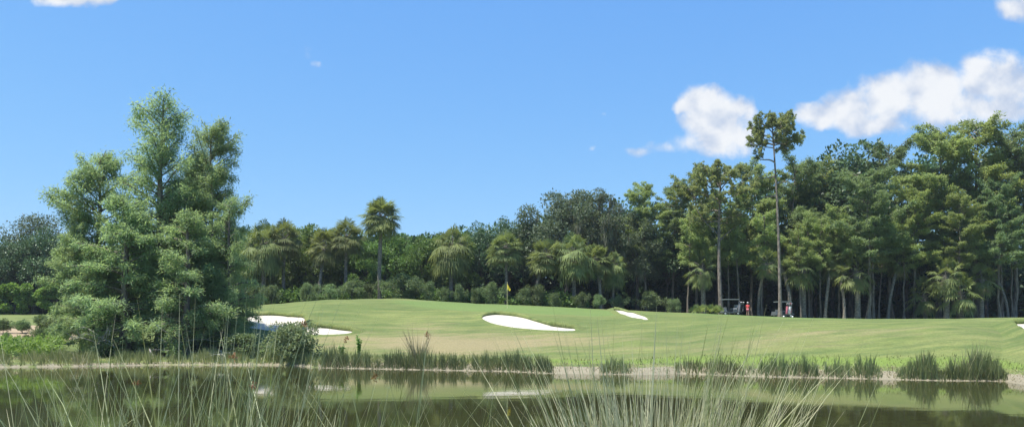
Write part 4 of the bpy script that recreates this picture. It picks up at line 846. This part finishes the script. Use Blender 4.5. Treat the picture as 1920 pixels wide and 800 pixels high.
def person(px, Y, rz, lab):
    e = link('person', None, None, at(px, Y)); e.scale = (.87, .87, .87); e.rotation_euler.z = rz; tag(e, lab, 'person')
    def skin(name, V, E, Rd, m, par, lv=2):
        me = bpy.data.meshes.new(name); me.from_pydata(V, E, []); me.materials.append(m); o = link(name, me, par); s = o.modifiers.new('skin', 'SKIN'); s.use_smooth_shade = True
        for i, q in enumerate(Rd): me.skin_vertices[0].data[i].radius = (q, q*.8) if not isinstance(q, tuple) else q; me.skin_vertices[0].data[i].use_root = (i == 0)
        o.modifiers.new('sub', 'SUBSURF').render_levels = lv; return o
    V = [(0, 0, .95), (0, 0, 1.15), (0, .01, 1.38), (0, .02, 1.48), (0, 0, 1.56), (0, -.01, 1.66), (0, -.01, 1.74), (.17, 0, 1.40), (.25, -.05, 1.13), (.20, -.27, 1.02), (.18, -.36, 1.0), (-.17, 0, 1.40), (-.27, -.03, 1.13), (-.28, -.14, .90), (-.28, -.19, .82),
         (.09, 0, .88), (.11, -.03, .5), (.12, .02, .09), (.13, -.12, .04), (-.09, 0, .88), (-.12, .02, .5), (-.13, .05, .09), (-.15, -.09, .04)]
    E = [(0, 1), (1, 2), (2, 3), (3, 4), (4, 5), (5, 6), (2, 7), (7, 8), (8, 9), (9, 10), (2, 11), (11, 12), (12, 13), (13, 14), (0, 15), (15, 16), (16, 17), (17, 18), (0, 19), (19, 20), (20, 21), (21, 22)]
    Rd = [.14, .12, (.15, .1), .06, .06, .095, .06, .06, .045, .035, .035, .06, .045, .035, .035, .09, .06, .04, .035, .09, .06, .04, .035]
    body = skin('body', V, E, Rd, MM['skin'], e)
    skin('shirt', [V[0], V[1], V[2], (0, .015, 1.45), V[7], (.23, -.03, 1.22), V[11], (-.245, -.02, 1.22)], [(0, 1), (1, 2), (2, 3), (2, 4), (4, 5), (2, 6), (6, 7)], [.165, .15, (.175, .125), .08, .085, .07, .085, .07], MM['red'], body)
    skin('shorts', [(0, 0, .95), V[15], (.11, -.02, .58), V[19], (-.12, .01, .58)], [(0, 1), (1, 2), (0, 3), (3, 4)], [.165, .115, .095, .115, .095], MM['pink'], body)
    b = MB(); b.ball((0, -.01, 1.745), (.105, .115, .075), 14, 8); b.ball((0, -.13, 1.72), (.08, .09, .012), 12, 4); b.obj('cap', MM['white'], body, True)
    b = MB(); b.ball((0, -.115, 1.655), (.015, .02, .022), 6, 5); b.ball((.095, 0, 1.66), (.012, .025, .032), 6, 5); b.ball((-.095, 0, 1.66), (.012, .025, .032), 6, 5); b.obj('face', MM['skin'], body, True)
    b = MB(); b.ball((0, .03, 1.68), (.1, .09, .085), 10, 7); b.obj('hair', MM['blk'], body, True)
    for s, w in ((1, V[10]), (-1, V[14])):
        for k in range(5):
            x0 = w[0]+(k-2)*.016; d = (0, -.05, -.03) if s > 0 else (0, -.02, -.06); l = (.7, .95, 1.0, .95, .75)[k]
            b = MB(); b.tube([(x0, w[1], w[2]), (x0, w[1]+d[1]*l, w[2]+d[2]*l), (x0, w[1]+d[1]*l*1.5, w[2]+d[2]*l*1.9)], [.011, .009, .007], 5); b.obj('finger', MM['skin'], body, True)
person(1402, 91, R(150), 'golfer in a red shirt and white cap standing beside the parked cart')
r = rs(4)
for (px, Y) in ((1469.5, 88), (1486, 88)):
    b = MB(); b.ball((0, 0, .09), (.10, .10, .09), 10, 7); b.tube([(0, 0, 0), (0, 0, .03)], .03, 6); tag(b.obj('tee_marker', MM['white'], smooth=True, loc=at(px, Y)), 'small white ball marker on the grass, %s the white golf bag' % ('between the pine trunk and' if px < 1480 else 'just right of'), 'marker', 'white markers by the cart')

# ---------------------------------------------------------------- rushes on the near bank
def rush(px, Y, top, n, spread, lean, lab, seed, dry=.5, wd=.007, heads=0, name='rush_clump', skew=0.0, group='rush clumps on the near bank'):
    r = rs(seed); x = float(xo(px))*Y; z0 = float(near_bank_z(x, Y)); z0 = max(z0, -.25); H = 1.14*(zat(top, Y)-z0); wd *= 1.8; n = int(n*(1.3 if n > 300 else .95)); e = link(name, None, None, (x, Y, z0)); tag(e, lab, 'rushes', group)
    def part(nm, m, cnt, hk, tl, th):
        mb = MB(); a = r.rand(cnt)*6.28; q = spread*np.sqrt(r.rand(cnt)); B = np.stack([np.cos(a)*q, np.sin(a)*q*.7, np.full(cnt, -.03)], 1)
        ln = lean*(q/spread)**1.5*(.25+1.0*r.rand(cnt))+np.abs(r.randn(cnt))*.10; hh = H*(hk[0]+(hk[1]-hk[0])*r.rand(cnt)**.8)/np.cos(np.clip(ln, 0, 1.2))**.3
        az = a+r.randn(cnt)*.7
        if skew: az = np.where(r.rand(cnt) < abs(skew), (0.0 if skew > 0 else PI)+r.randn(cnt)*.5, az)
        p = blades(mb, r, B, hh, wd*(.55+1.1*r.rand(cnt)**1.5), ln, .15*r.rand(cnt)**2*np.where(r.rand(cnt) < .15, 2.6, 1), tl+(th-tl)*r.rand(cnt), seg=6, tube=True, az=az); mb.obj(nm, m, e); return p
    p = part('green_stems', M['rush'], int(n*(1-dry)), (.45, 1.08), 0, .6); q = part('dry_stems', M['rush'], int(n*dry), (.35, .88), .6, 1)
    if heads:
        for k in range(heads):
            c = p[k*3][-1]; mb = MB(); m = 26; leaves(mb, np.repeat(c[None], m, 0)+r.randn(m, 3)*.012, rnd_dirs(r, m), r.randn(m, 3), .028, .012, r.rand(m)); mb.obj('seed_head', M['seed'], e)
M['seed'] = leafmat('seed_heads', (.12, .06, .03), (.30, .17, .09), .1)
rush(1225, 7.2, 655, 560, .60, .33, 'largest and densest fan of pale and green rush stems on the near bank', 1, .62, .0078)
rush(1330, 7.6, 700, 120, .55, .6, 'loose rush stems spreading from the right side of the great fan', 21, .5, .0075, skew=.6)
rush(1090, 7.4, 715, 80, .5, .6, 'loose bent rush stems spreading from the left side of the great fan', 22, .6, .0075, skew=-.6)
for i, (px, Y, top, n, sp, ln, lab, hd) in enumerate([
    (20, 6.6, 705, 70, .5, .6, 'rush clump in the bottom corner below the tall yellowish bank grass', 0), (120, 6.2, 655, 46, .5, .5, 'thin rushes crossing below the fallen bleached branches', 0), (215, 6.8, 690, 70, .5, .45, 'rush clump with brown seed heads below the left part of the cypress clump', 3),
    (275, 6.4, 640, 55, .4, .35, 'tall thin rushes with seed heads rising before the cypress trunks', 3), (345, 6.6, 640, 60, .35, .3, 'straight tall rush stems in front of the middle of the cypress clump', 0), (410, 7.0, 600, 70, .35, .22, 'tallest straight rush stems overlapping the right part of the cypress clump', 0),
    (480, 6.6, 650, 80, .4, .45, 'rush clump leaning right in front of the reflected bunker', 0), (560, 7.0, 700, 55, .45, .5, 'low loose rushes below the leafy waterside shrub', 0), (655, 7.4, 690, 26, .4, .35, 'sparse rushes below the first part of the long reed bed', 2),
    (720, 7.2, 690, 22, .4, .35, 'sparse upright rushes with brown heads below the tan grass tuft', 3), (850, 7.4, 705, 34, .5, .55, 'sparse crossing rushes left of the reflected yellow flag', 0), (960, 7.2, 710, 34, .5, .6, 'sparse leaning rushes below the reflected yellow flag', 0), (1450, 7.8, 735, 46, .5, .6, 'low scattered rushes right of the great fan', 0)]):
    rush(px, Y, top, n, sp, ln, lab, 30+i, .3, .0068, hd, skew=.35 if px < 600 else 0)
